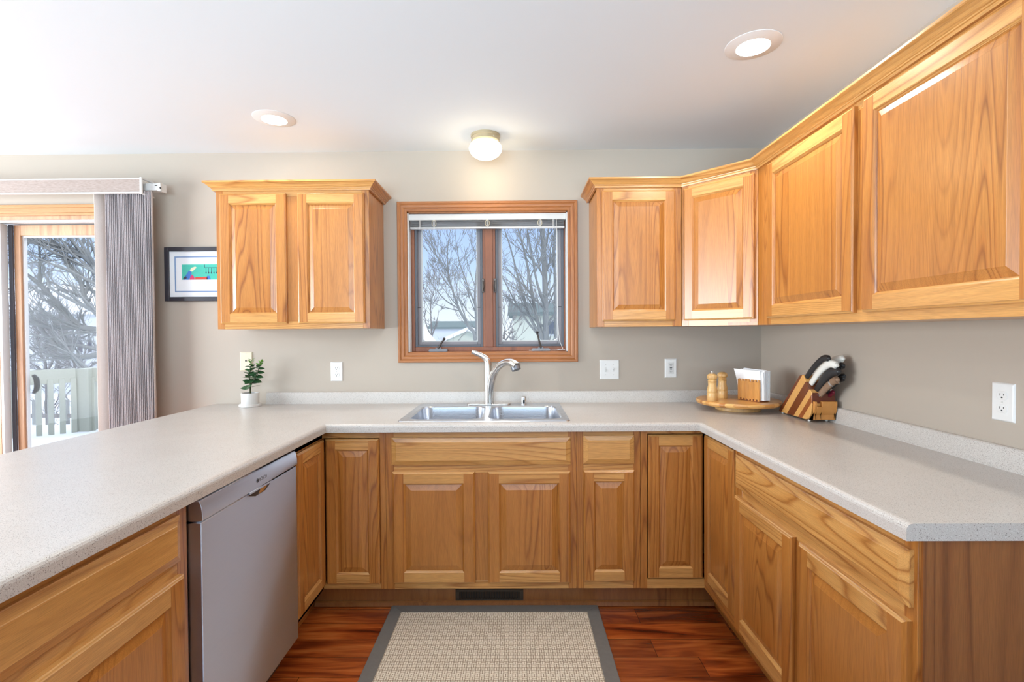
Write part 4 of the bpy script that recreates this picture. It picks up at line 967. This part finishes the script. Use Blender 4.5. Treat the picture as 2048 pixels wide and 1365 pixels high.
# ------------------------------------------------------------------ turntable set
TX, TY, TZ = 46.7, 105.6, 38.15
m, nt, b = new_mat('laminated_board'); BOARD = m
sv = coords(nt, False); sp = N(nt, 'ShaderNodeSeparateXYZ', {0: sv})
cc = ramp(nt, math_(nt, 'FRACT', math_(nt, 'MULTIPLY', sp.outputs[1], 1 / (4.6 * I))), [(0, s2l(222, 168, 98)), (.22, s2l(206, 146, 78)), (.42, s2l(226, 176, 106)), (.62, s2l(186, 122, 62)), (.8, s2l(218, 160, 90))], 'CONSTANT')
gr = N(nt, 'ShaderNodeTexNoise', {'Vector': coords(nt, False, (12, 300, 300)), 'Scale': 1.0, 'Detail': 2.0})
cc = mix(nt, .3, cc, ramp(nt, gr.outputs[0], [(.3, (.7, .65, .6, 1)), (.7, (1.05, 1.05, 1.05, 1))]), 'MULTIPLY')
nt.links.new(cc, b.inputs['Base Color']); setin(b, Roughness=.35, Coat_Weight=.3)
t = thing('turntable', 'round laminated wood lazy susan on the worktop in the right corner', 'turntable', (TX, TY, 36.0))
MB().lathe([(4.4, 0), (4.5, .1), (4.5, 1.05), (.01, 1.05)], seg=48).build('base', BEECH, t, smooth=.5)
MB().lathe([(7.6, 1.12), (8.1, 1.3), (8.35, 1.65), (8.35, 1.9), (8.2, 2.12), (7.9, 2.15), (.01, 2.15)], seg=64).build('tray', BOARD, t, smooth=.5)
def mill(label, x, y, knob, s=1.0):
    t = thing('pepper_mill' if knob else 'salt_shaker', label, 'mill', (x, y, TZ), 0, 'wooden mills on the turntable')
    MB().lathe([(1.0, 0), (1.04, .05), (1.04, 1.5), (.98, 1.62), (1.02, 1.75), (1.05, 2.1), (.95, 2.6), (.82, 3.1), (.8, 3.4), (.86, 3.75), (.8, 3.82)], seg=32).build('body', BEECH, t, smooth=.7)
    MB().lathe([(.78, 3.84), (.86, 3.95), (.9, 4.05), (.8, 4.2), (.72, 4.3), (.9, 4.45), (1.04, 4.75), (1.02, 5.1), (.85, 5.4), (.5, 5.58), (.001, 5.62)], seg=32).build('head', BEECH, t, smooth=.7)
    if knob: MB().lathe([(.12, 5.58), (.12, 5.7), (.22, 5.78), (.26, 5.92), (.18, 6.08), (.001, 6.12)], seg=16).build('knob', CHROME, t, smooth=.8)
    return t
mill('pale wood pepper mill with a silver knob, front of the pair on the turntable', 40.55, 103.7, True)
mill('pale wood salt mill with a plain rounded top, behind the one with the silver knob', 44.3, 107.7, False)
# napkin holder
az = math.radians(-68)
t = thing('napkin_holder', 'slotted wood napkin holder filled with white napkins on the turntable', 'napkin holder', (48.9, 103.4, TZ), az)
HW = 2.7
HOLDW = oak('amber_holder_wood', 2, s2l(220, 158, 84), s2l(208, 144, 72), s2l(186, 120, 56), rings=6, rough=.4, coat=.2)
mb = MB(); mb.box(-HW, HW, -1.25, 1.25, 0, .35); mb.build('base', plain('dark_walnut', s2l(122, 66, 44), .4, 0, .5, .2), t, bevel=.05)
for y0 in (-1.35, 1.0):
    mb = MB(); y1 = y0 + .35; mb.box(-HW, HW, y0, y1, .45, 4.0)
    for k in range(7):
        x = -HW + .1 + k * (2 * HW - .5) / 6 * .985; mb.box(x, x + .42, y0, y1, 4.0, 4.45); mb.box(x, x + .42, y0, y1, .1, .45)
    mb.box(-HW, -HW + .3, y0 - .1, y1, .1, 4.3); mb.box(-.4, -.05, y0 - .06, y0, .3, 4.45)
    mb.build('side_panel', HOLDW, t, bevel=.04)
TM = Matrix.Translation(Vector((48.9, 103.4, TZ))) @ Matrix.Rotation(az, 4, 'Z')
for k in range(9):
    y = -.85 + k * .2; ox = random.uniform(-.15, .2); tilt = random.uniform(-.02, .02)
    if k == 0: ox = -.5
    mb = MB(); n = 5; vs = []
    hgt = 6.4 + random.uniform(-.2, .25)
    x0, x1 = -2.55 + ox, 3.2 + ox
    for yy in (0, .08):
        for j in range(n + 1):
            u = j / n; by = (-.55 * u ** 2 if k < 3 else .1 * u ** 2) * (1 if k else 1.5)
            sh = (-.5 * u ** 2 if k == 0 else 0)
            vs += [(x0 + sh, y + yy + by, .36 + (hgt - .36) * u), (x1, y + yy + by * .3, .36 + (hgt - .2 - .36) * u)]
    fs = []; m_ = 2 * (n + 1)
    for j in range(n):
        a = 2 * j; fs += [(a, a + 1, a + 3, a + 2), (m_ + a + 2, m_ + a + 3, m_ + a + 1, m_ + a), (a, a + 2, m_ + a + 2, m_ + a), (a + 1, m_ + a + 1, m_ + a + 3, a + 3)]
    fs += [(0, m_, m_ + 1, 1), (2 * n, 2 * n + 1, m_ + 2 * n + 1, m_ + 2 * n)]
    mb.add(vs, fs); o = mb.build('paper_napkin', PAPER, smooth=.8)
    o.location = Vector((48.9, 103.4, TZ)) * I; o.rotation_euler = (0, 0, az)
    tag(o, 'white folded paper napkin standing in the wooden holder on the turntable', 'napkin', 'paper napkins in the holder')

# ------------------------------------------------------------------ knife block and knives
m, nt, b = new_mat('striped_block_wood'); BLOCK = m
sp = N(nt, 'ShaderNodeSeparateXYZ', {0: coords(nt, False)})
tt_ = math_(nt, 'ADD', math_(nt, 'MULTIPLY', sp.outputs[1], 0.739 / I), math_(nt, 'MULTIPLY', sp.outputs[2], 0.674 / I))
fr_ = math_(nt, 'DIVIDE', math_(nt, 'SUBTRACT', 7.1, tt_), 7.9)
LW, DW_ = s2l(224, 168, 96), s2l(116, 58, 28)
cc = ramp(nt, fr_, [(0, DW_), (.07, LW), (.26, DW_), (.48, LW), (.62, s2l(150, 80, 36)), (.74, LW)], 'CONSTANT')
gr = N(nt, 'ShaderNodeTexNoise', {'Vector': coords(nt, False, (150, 60, 60)), 'Scale': 1.0, 'Detail': 2.0})
cc = mix(nt, .3, cc, ramp(nt, gr.outputs[0], [(.3, (.7, .65, .6, 1)), (.7, (1.05, 1.05, 1.05, 1))]), 'MULTIPLY')
nt.links.new(cc, b.inputs['Base Color']); setin(b, Roughness=.35, Coat_Weight=.3)
KX, KY = 52.6, 91.0
t = thing('knife_block', 'striped light and dark wood knife block on the right worktop', 'knife block', (KX, KY, 36.0))
prof = [(9.4, .32), (9.6, .5), (2.2, 8.2), (1.2, 8.45), (.9, 8.3), (-.35, 6.3), (-1.7, 5.4), (-1.75, 3.6), (-1.3, 1.5), (-.6, .6), (.3, .32)]
mb = MB(); mb.prism(prof, lambda u, v, tt: (tt, u, v), 0, 4.2); mb.build('body', BLOCK, t, bevel=.12, smooth=.5)
DRKW = plain('reddish_dark_wood', s2l(104, 46, 24), .4, 0, .5, .2)
mb = MB(); mb.prism([(-1.78, 3.5), (-1.78, 5.35), (-1.70, 5.42), (-1.70, 3.5)], lambda u, v, tt: (tt, u, v), .1, 4.1); mb.build('front_panel', DRKW, t)
pk = [(-.7, .45), (-1.4, .9), (-2.2, 2.0), (-2.45, 3.3), (-2.4, 3.9), (-1.79, 3.9), (-1.79, .6)]
mb = MB(); mb.prism(pk, lambda u, v, tt: (tt, u, v), 1.45, 3.85); mb.prism([(u, min(v, 3.0)) for u, v in pk], lambda u, v, tt: (tt, u, v), .55, 1.45); mb.prism(pk, lambda u, v, tt: (tt, u, v), .15, .55); mb.prism(pk, lambda u, v, tt: (tt, u, v), 3.85, 4.1)
mb.build('scissor_pocket', plain('amber_wood', s2l(204, 138, 68), .4, 0, .5, .15), t, bevel=.08)
for x in (.5, 3.6):
    for y in (-.1, 8.8): MB().ball((x, y, .22), .26, seg=14, sq=.84).build('foot', RUBBER, t)
def knife(name, label, pts, rad, mat, flat=1.5, bolster=None):
    """pts in world inches from the slot outwards"""
    b0 = Vector(pts[0]); t = thing(name, label, 'knife', b0, 0, 'knives in the block')
    loc = [Vector(p) - b0 for p in pts]
    c = crv(loc, 5); n = len(c); rr = lerpl(rad, 5)
    mb = MB(); mb.tube(c, rr, 14, flat=flat, ref=(1, 0, 0)); mb.ball(tuple(c[-1]), rr[-1]); mb.build('handle', mat, t, smooth=1)
    if bolster:
        for q in bolster:
            k = min(n - 2, int(q * (n - 1))); mb = MB(); mb.tube([c[k], c[k + 1]], [rr[k] * 1.06] * 2, 14, flat=flat, ref=(1, 0, 0)); mb.build('bolster', STEEL, t, smooth=1)
    d = (loc[0] - loc[1]).normalized(); mb = MB(); mb.tube([Vector((0, 0, 0)), d * 1.6], [.09, .09], 6, flat=5, ref=(1, 0, 0)); mb.build('blade', STEEL, t)
    return t
knife('black_knife', 'black handled knife at the back left of the block, tallest', [(53.1, 91.7, 44.0), (53.2, 89.3, 46.2), (53.4, 87.3, 47.6), (53.6, 86.1, 47.7)], [.33, .36, .38, .36], BLKH)
knife('white_knife', 'white handled knife in front of the tall black one in the block', [(53.5, 91.0, 42.9), (53.6, 88.6, 45.3), (53.8, 86.4, 46.7), (54.2, 85.0, 46.6)], [.36, .42, .45, .42], WHTH)
knife('black_knife', 'thick black handled knife in the middle of the block', [(53.9, 90.2, 41.6), (54.0, 87.9, 44.0), (54.2, 86.2, 45.3), (54.5, 84.9, 45.5)], [.4, .5, .52, .46], BLKH)
knife('white_knife', 'white handled knife leaning at the back right of the block', [(55.2, 91.4, 43.8), (55.4, 89.3, 46.1), (55.6, 87.6, 47.3), (56.0, 86.2, 47.6)], [.4, .45, .45, .42], WHTH)
knife('steel_knife', 'black knife with a polished steel end cap at the right of the block', [(55.4, 90.6, 42.5), (55.5, 88.4, 44.8), (55.7, 87.0, 45.9), (55.9, 86.0, 46.5)], [.34, .42, .42, .42], BLKH, bolster=(.9,))
knife('wooden_knife', 'worn brown wooden handled knife at the front of the block', [(54.0, 89.3, 41.0), (54.2, 87.6, 42.6), (54.4, 86.2, 43.7), (54.5, 85.2, 44.1)], [.38, .42, .45, .42], BRNH, bolster=(.05, .55))
knife('steak_knife', 'small black handled knife at the front right of the block, lower of two', [(55.3, 89.5, 41.4), (55.4, 87.8, 42.8), (55.6, 86.4, 43.9), (55.7, 85.4, 44.3)], [.26, .3, .32, .3], BLKH, bolster=(.2, .6))
knife('steak_knife', 'small black handled knife behind the lower one at the front right of the block', [(56.0, 90.0, 42.0), (56.1, 88.4, 43.3), (56.2, 87.0, 44.4), (56.3, 86.2, 44.7)], [.24, .3, .32, .28], BLKH)
knife('paring_knife', 'short dark red handled knife stub at the lower front right of the block', [(55.7, 89.4, 40.9), (55.8, 88.9, 41.35), (55.9, 88.5, 41.6)], [.3, .32, .3], REDH)

# ------------------------------------------------------------------ floor mat
t = thing('floor_mat', 'beige woven mat with a grey border on the floor before the sink', 'mat', (-4.4, 82.0, 0))
mw, m0, m1 = 19.65, -24.0, 12.75
mb = MB(); mb.box(-mw + 2.2, mw - 2.2, m0 + 2.2, m1 - 2.3, .02, .36); mb.build('woven_field', WEAVE, t)
mb = MB()
for u0, u1, z0, z1 in ((0, .05, .02, .34), (.05, 2.3, .40, .42)):
    pass
mb.prism([(-mw, m0), (mw, m0), (mw - 2.3, m0 + 2.3), (-mw + 2.3, m0 + 2.3)], lambda u, v, tt: (u, v, tt), .01, .42)
mb.prism([(mw, m0), (mw, m1), (mw - 2.3, m1 - 2.4), (mw - 2.3, m0 + 2.3)], lambda u, v, tt: (u, v, tt), .01, .42)
mb.prism([(mw, m1), (-mw, m1), (-mw + 2.3, m1 - 2.4), (mw - 2.3, m1 - 2.4)], lambda u, v, tt: (u, v, tt), .01, .42)
mb.prism([(-mw, m1), (-mw, m0), (-mw + 2.3, m0 + 2.3), (-mw + 2.3, m1 - 2.4)], lambda u, v, tt: (u, v, tt), .01, .42)
mb.build('border', MATEDGE, t, bevel=.1)

# ------------------------------------------------------------------ outdoors
GZ = -62.0
mb = MB(); n = 24
gv = [(-2600 + 5200 * i / n, D + 14 + (3600) * (j / n) ** 1.5, GZ + 7 * math.sin(i * 1.3 + j) * (1 if j else 0) - 22 * min(1, j / 10)) for j in range(n + 1) for i in range(n + 1)]
mb.add(gv, [(j * (n + 1) + i, j * (n + 1) + i + 1, (j + 1) * (n + 1) + i + 1, (j + 1) * (n + 1) + i) for j in range(n) for i in range(n)])
struct('ground', mb, SNOW, 'snow covered yard outside the windows', 'snow', smooth=1.2)
# deck with snow
mb = MB(); mb.box(-290, -150 + 20, D + 6, 232, -6, -2); tag(mb.build('deck', RAILP), 'pale painted deck outside the patio door under deep snow', 'deck', kind='structure')
mb = MB(); n = 14
gv = [(-290 + 160 * i / n, D + 6.5 + (231.5 - D - 6.5) * j / n, 11 + .9 * math.sin(i * .9) * math.cos(j * .8)) for j in range(n + 1) for i in range(n + 1)]
mb.add(gv, [(j * (n + 1) + i, j * (n + 1) + i + 1, (j + 1) * (n + 1) + i + 1, (j + 1) * (n + 1) + i) for j in range(n) for i in range(n)])
mb.box(-290, -130, D + 6.5, 231.5, -2, 9.5)
tag(mb.build('deck_snow', SNOW, smooth=1.2), 'deep snow lying on the deck outside the patio door', 'snow', kind='stuff')
def railing(label, p0, p1, n, endpost):
    a, c = Vector(p0), Vector(p1); d = (c - a); L = d.length
    t = thing('deck_railing', label, 'railing', (a.x, a.y, -2), math.atan2(d.y, d.x), 'deck railings')
    MB().box(0, L, -.8, .8, 34.0, 40.2).build('top_rail', RAILP, t, bevel=.15)
    MB().box(0, L, -.7, .7, 7, 10).build('bottom_rail', RAILP, t)
    for k in range(n):
        x = (k + .75) * L / n; MB().box(x - .95, x + .95, -1.5, -.8, 6.5, 36).build('baluster', RAILP, t, bevel=.08)
    if endpost: MB().box(-2.7, 2.7, -3.3, 2.1, 0, 40.0).build('post', RAILP, t, bevel=.2)
    return t
railing('pale painted deck railing running right from the corner post', (-191, 221), (-135, 224), 14, True)
railing('pale painted deck railing running left toward the house from the corner post', (-225.5, 176), (-193.6, 217.8), 14, False)

def tree(name, label, base, limbs, seed, depth, mat, twig, group='bare winter trees', keep=1.0, r_min=.13, thin=1.0):
    """limbs = list of (points, radii); recursive twigs grow from every limb"""
    rnd = random.Random(seed); mb = MB(); b0 = Vector(base)
    def grow(p, d, ln, r, lv):
        n = 4; pts = [p]; q = p.copy(); dd = d.copy()
        for k in range(n):
            dd = (dd + Vector((rnd.uniform(-1, 1), rnd.uniform(-1, 1), rnd.uniform(-.7, 1.0))) * .17).normalized(); q = q + dd * ln / n; pts.append(q)
        mb.tube(pts, [r + (max(r_min, r * .45) - r) * k / n for k in range(n + 1)], 6 if r > .8 else 4, cap=False)
        if lv <= 0: return
        for k in range(rnd.randint(3, 5)):
            i = rnd.randint(1, n); ax = (pts[i] - pts[i - 1]).normalized()
            s = Vector((rnd.uniform(-1, 1), rnd.uniform(-1, 1), rnd.uniform(-.5, 1))).normalized()
            nd = (ax + s * rnd.uniform(.5, .9)).normalized(); grow(pts[i], nd, ln * rnd.uniform(.45, .75), max(r_min, r * .5), lv - 1)
    for pts, rad in limbs:
        rad = [x * thin for x in rad]
        pts = [Vector(p) - b0 for p in pts]; c = crv(pts, 4); mb.tube(c, lerpl(rad, 4), 10, cap=True)
        L = sum((c[i + 1] - c[i]).length for i in range(len(c) - 1)); rr = lerpl(rad, 4)
        for k in range(max(3, int(L / twig * keep))):
            i = rnd.randint(1, len(c) - 1); ax = (c[i] - c[i - 1]).normalized()
            s = Vector((rnd.uniform(-1, 1), rnd.uniform(-1, 1), rnd.uniform(-.6, .8))).normalized()
            grow(c[i], (ax * .9 + s * .7).normalized(), min(60, L * .35) * rnd.uniform(.5, 1.1), max(r_min, rr[i] * .42), depth)
    o = mb.build(name, mat, smooth=1.2); o.location = b0 * I
    return tag(o, label, 'tree', group)
def at(u, v, Y):                                    # where the sight line of a photo point meets the distance Y
    d = cam_dir((u - 1024) / 1000, (682.5 - v) / 1000, 1); k = Y / d.y
    return (d.x * k, Y, HCAM + d.z * k)
def low(p, z=GZ - 22): return (p[0], p[1], z)
# tree seen through the left sash
Y = 560
tree('bare_tree', 'bare leaning tree seen through the left window sash', low(at(952, 700, Y)), [
    ([low(at(954, 715, Y)), at(952, 692, Y), at(938, 655, Y), at(920, 622, Y), at(908, 590, Y), at(897, 548, Y), at(895, 500, Y), at(902, 455, Y)], [4.2, 3.6, 3.0, 2.6, 2.0, 1.5, .9, .4]),
    ([at(918, 618, Y), at(890, 600, Y), at(865, 570, Y), at(848, 545, Y)], [1.5, 1.1, .7, .4]),
    ([at(918, 622, Y), at(880, 612, Y), at(850, 595, Y)], [1.2, .8, .4]),
    ([at(954, 680, Y), at(953, 640, Y), at(950, 590, Y), at(955, 520, Y), at(960, 440, Y)], [3.2, 2.8, 2.2, 1.4, .5]),
    ([at(950, 610, Y), at(935, 570, Y), at(918, 520, Y), at(910, 460, Y)], [1.8, 1.3, .9, .4]),
    ([at(897, 548, Y), at(880, 520, Y), at(862, 500, Y), at(850, 480, Y)], [1.2, .9, .6, .3]),
    ([at(905, 580, Y), at(885, 555, Y), at(870, 520, Y), at(862, 470, Y)], [1.2, .9, .6, .3])], 3, 2, BARK, 13, r_min=.17, thin=.58)
Y = 420
tree('bare_tree', 'large bare tree with a straight trunk seen through the right window sash', low(at(1092, 700, Y)), [
    ([low(at(1094, 715, Y)), at(1092, 690, Y), at(1091, 620, Y), at(1089, 540, Y), at(1086, 480, Y), at(1084, 420, Y)], [4.4, 4.0, 3.6, 3.4, 3.3, 3.1]),
    ([at(1088, 690, Y), at(1070, 620, Y), at(1060, 560, Y), at(1048, 500, Y), at(1030, 440, Y)], [2.6, 2.2, 1.8, 1.3, .8]),
    ([at(1085, 680, Y), at(1058, 630, Y), at(1040, 570, Y), at(1022, 500, Y), at(1006, 450, Y)], [2.2, 1.8, 1.3, 1.0, .5]),
    ([at(1080, 675, Y), at(1045, 630, Y), at(1018, 580, Y), at(1000, 545, Y)], [1.6, 1.3, .9, .5]),
    ([at(1092, 620, Y), at(1075, 570, Y), at(1062, 500, Y), at(1052, 440, Y)], [1.8, 1.5, 1.1, .7]),
    ([at(1094, 575, Y), at(1104, 540, Y), at(1110, 500, Y)], [1.0, .7, .4]),
    ([low(at(1112, 715, Y)), at(1111, 660, Y), at(1110, 560, Y), at(1108, 500, Y), at(1112, 430, Y)], [2.4, 2.1, 1.7, 1.4, .9])], 8, 2, BARK, 13, r_min=.13, thin=.66)
Y = 800
tree('bare_shrub', 'small bushy bare tree at lower left of the left window sash', low(at(862, 680, Y)), [
    ([low(at(864, 700, Y)), at(863, 665, Y), at(862, 640, Y), at(861, 600, Y)], [2.4, 2.0, 1.4, .4]),
    ([at(863, 675, Y), at(872, 650, Y), at(878, 620, Y)], [1.6, 1.1, .4]), ([at(863, 675, Y), at(853, 650, Y), at(848, 625, Y)], [1.6, 1.1, .4])], 5, 2, BARKD, 15, r_min=.22, thin=.7)
Y = 760
tree('bare_shrub', 'dark bare bush at lower left of the right window sash', low(at(1008, 680, Y)), [
    ([low(at(1008, 700, Y)), at(1008, 680, Y), at(1010, 665, Y), at(1010, 650, Y)], [3, 2.4, 1.8, .6]), ([at(1008, 685, Y), at(1018, 672, Y), at(1024, 662, Y)], [2.0, 1.4, .6])], 15, 2, BARKD, 9, r_min=.26, thin=.7)
# big spreading tree beyond the deck
Y = 420
tree('bare_tree', 'big spreading bare tree beyond the deck seen through the patio door', low(at(260, 700, Y)), [
    ([low(at(262, 720, Y)), at(260, 690, Y), at(235, 640, Y), at(205, 560, Y), at(180, 522, Y), at(140, 500, Y), at(100, 488, Y), at(50, 478, Y)], [9, 8, 6, 4.4, 3.6, 3.0, 2.4, 1.6]),
    ([at(235, 660, Y), at(190, 660, Y), at(155, 655, Y), at(105, 655, Y), at(48, 645, Y)], [5, 4.2, 3.6, 2.6, 1.8]),
    ([at(158, 655, Y), at(135, 628, Y), at(108, 600, Y), at(80, 570, Y), at(48, 545, Y)], [3.2, 3.0, 2.7, 2.4, 2.0]),
    ([at(78, 568, Y), at(80, 520, Y), at(76, 470, Y)], [1.8, 1.4, 1.0]),
    ([at(205, 640, Y), at(170, 600, Y), at(160, 560, Y), at(130, 520, Y), at(108, 480, Y)], [3.2, 2.4, 2.2, 1.8, 1.2]),
    ([at(200, 545, Y), at(170, 505, Y), at(150, 490, Y), at(130, 455, Y)], [2.4, 2.0, 1.5, 1.0]),
    ([at(180, 600, Y), at(130, 580, Y), at(95, 565, Y), at(50, 590, Y)], [1.8, 1.3, 1.0, .6]),
    ([at(230, 700, Y), at(160, 715, Y), at(110, 690, Y), at(70, 640, Y), at(50, 600, Y)], [4.0, 3.4, 2.6, 2.0, 1.2]),
    ([at(200, 700, Y), at(140, 690, Y), at(90, 700, Y), at(50, 720, Y)], [2.4, 2.0, 1.4, .8])], 21, 2, BARK, 6, r_min=.13, thin=.66)

Y = 560
for k_, (u_, v_, lb_) in enumerate(((92, 690, 'tangled bare bush behind the deck railing at far left'), (150, 700, 'tangled bare bush behind the corner post of the deck railing'))):
    Y = 560 + 90 * k_
    tree('bare_shrub', lb_, low(at(u_, 760, Y)), [
        ([low(at(u_, 770, Y)), at(u_, 742, Y), at(u_ - 8, 715, Y), at(u_ - 14, 690, Y), at(u_ - 20, 665, Y)], [1.6, 1.4, 1.2, .8, .4]),
        ([at(u_, 748, Y), at(u_ + 14, 722, Y), at(u_ + 22, 700, Y), at(u_ + 30, 672, Y)], [1.3, 1.0, .7, .4]),
        ([at(u_, 748, Y), at(u_ - 16, 735, Y), at(u_ - 34, 725, Y), at(u_ - 50, 712, Y)], [1.2, .9, .7, .4]),
        ([at(u_, 748, Y), at(u_ + 22, 738, Y), at(u_ + 40, 728, Y)], [1.2, .9, .4])], 30 + k_, 2, BARKD, 4, group='bare winter bushes', r_min=.2)
# wire garden fence in the yard beyond the deck
fy_ = 330; g0 = at(40, 760, fy_); g1 = at(230, 760, fy_); gt = thing('yard_fence', 'grey post and rail fence in the snow seen between the deck balusters', 'fence', (g0[0], fy_, GZ - 10))
for zz in (18, 44, 70): MB().box(0, g1[0] - g0[0], -.6, .6, zz, zz + 2.6).build('rail', BARKD, gt)
for k_ in range(7): MB().box(k_ * 10.2 - 1.3, k_ * 10.2 + 1.3, -1.4, 1.2, 0, 82).build('post', BARK, gt)
# houses
SIDING = plain('pale_sage_siding', s2l(196, 200, 186), .8, 0, .3, .05); SIDW = plain('white_siding', s2l(196, 200, 204), .8); ROOFG = plain('grey_green_shingle', s2l(112, 124, 122), .9, 0, .2, .2); PANE = plain('dark_window_pane', s2l(86, 92, 104), .2); SHUT = plain('dark_shutter', s2l(74, 72, 84), .6)
def house(label, x, y, z, w, dpt, h, rh, wall, roof, rz=0.0, wins=(), gable=False):
    t = thing('house', label, 'house', (x, y, z), rz, 'neighbouring houses')
    MB().box(-w / 2, w / 2, 0, dpt, 0, h).build('wall', wall, t)
    o = MB(); e_ = 10
    if gable:
        o.prism([(-w / 2 - e_, h - 4), (0, h + rh), (w / 2 + e_, h - 4), (w / 2 + e_, h + 4), (0, h + rh + 9), (-w / 2 - e_, h + 4)], lambda u, v, tt: (u, tt, v), -e_, dpt + e_)
        g = MB(); g.prism([(-w / 2, h), (w / 2, h), (0, h + rh)], lambda u, v, tt: (u, tt, v), 0, dpt); g.build('gable', wall, t)
    else:
        o.prism([(-e_, h - 2), (dpt / 2, h + rh), (dpt + e_, h - 2), (dpt + e_, h + 5), (dpt / 2, h + rh + 7), (-e_, h + 5)], lambda u, v, tt: (tt, u, v), -w / 2 - e_, w / 2 + e_)
    o.build('roof', roof, t)
    for wx, wz, ww, wh, mt in wins:
        f_ = MB().box(wx - ww / 2, wx + ww / 2, -2, 0, wz, wz + wh).build('window', SIDW, t); MB().box(wx - ww / 2 + 3, wx + ww / 2 - 3, -3, -1, wz + 3, wz + wh - 3).build('pane', mt, f_)
    return t
p = at(912, 657, 1900); house('long low house with a grey roof far behind the left sash', p[0], 1900, GZ - 24, 190, 160, p[2] - GZ + 24, 22, SIDW, ROOFG)
p = at(936, 684, 1150); house('low house with a snowy gable roof behind the left sash', p[0], 1150, GZ - 24, 110, 120, p[2] + 1 - GZ + 24, 24, SIDING, SNOW, 0, [(-30, 84, 24, 10, PANE), (0, 84, 24, 10, PANE), (30, 84, 24, 10, PANE)], True)
p = at(1075, 630, 950); house('pale sage house behind the trunk in the right sash', p[0] + 14, 950, GZ - 24, 120, 140, p[2] - GZ + 24, 20, SIDING, ROOFG, 0, [(12, p[2] - GZ + 24 - 40, 26, 30, PANE)])
p = at(180, 700, 1150); house('white house with dark shuttered windows beyond the deck', p[0] - 60, 1150, GZ - 24, 420, 200, 190, 70, SIDW, SNOW, 0, [(40, 98, 15, 34, SHUT), (62, 98, 15, 34, SHUT), (-40, 98, 16, 34, SHUT)])
# snow heaped against the outside wall corner
mb = MB(); mb.lathe([(60, GZ - 12), (44, -10), (20, 36), (10, 46), (5, 52), (.01, 58)], -37.5, 190, 28); tag(mb.build('snow_heap', SNOW, smooth=1.2), 'heaped snow at the lower left outside the left window sash', 'snow', kind='stuff')
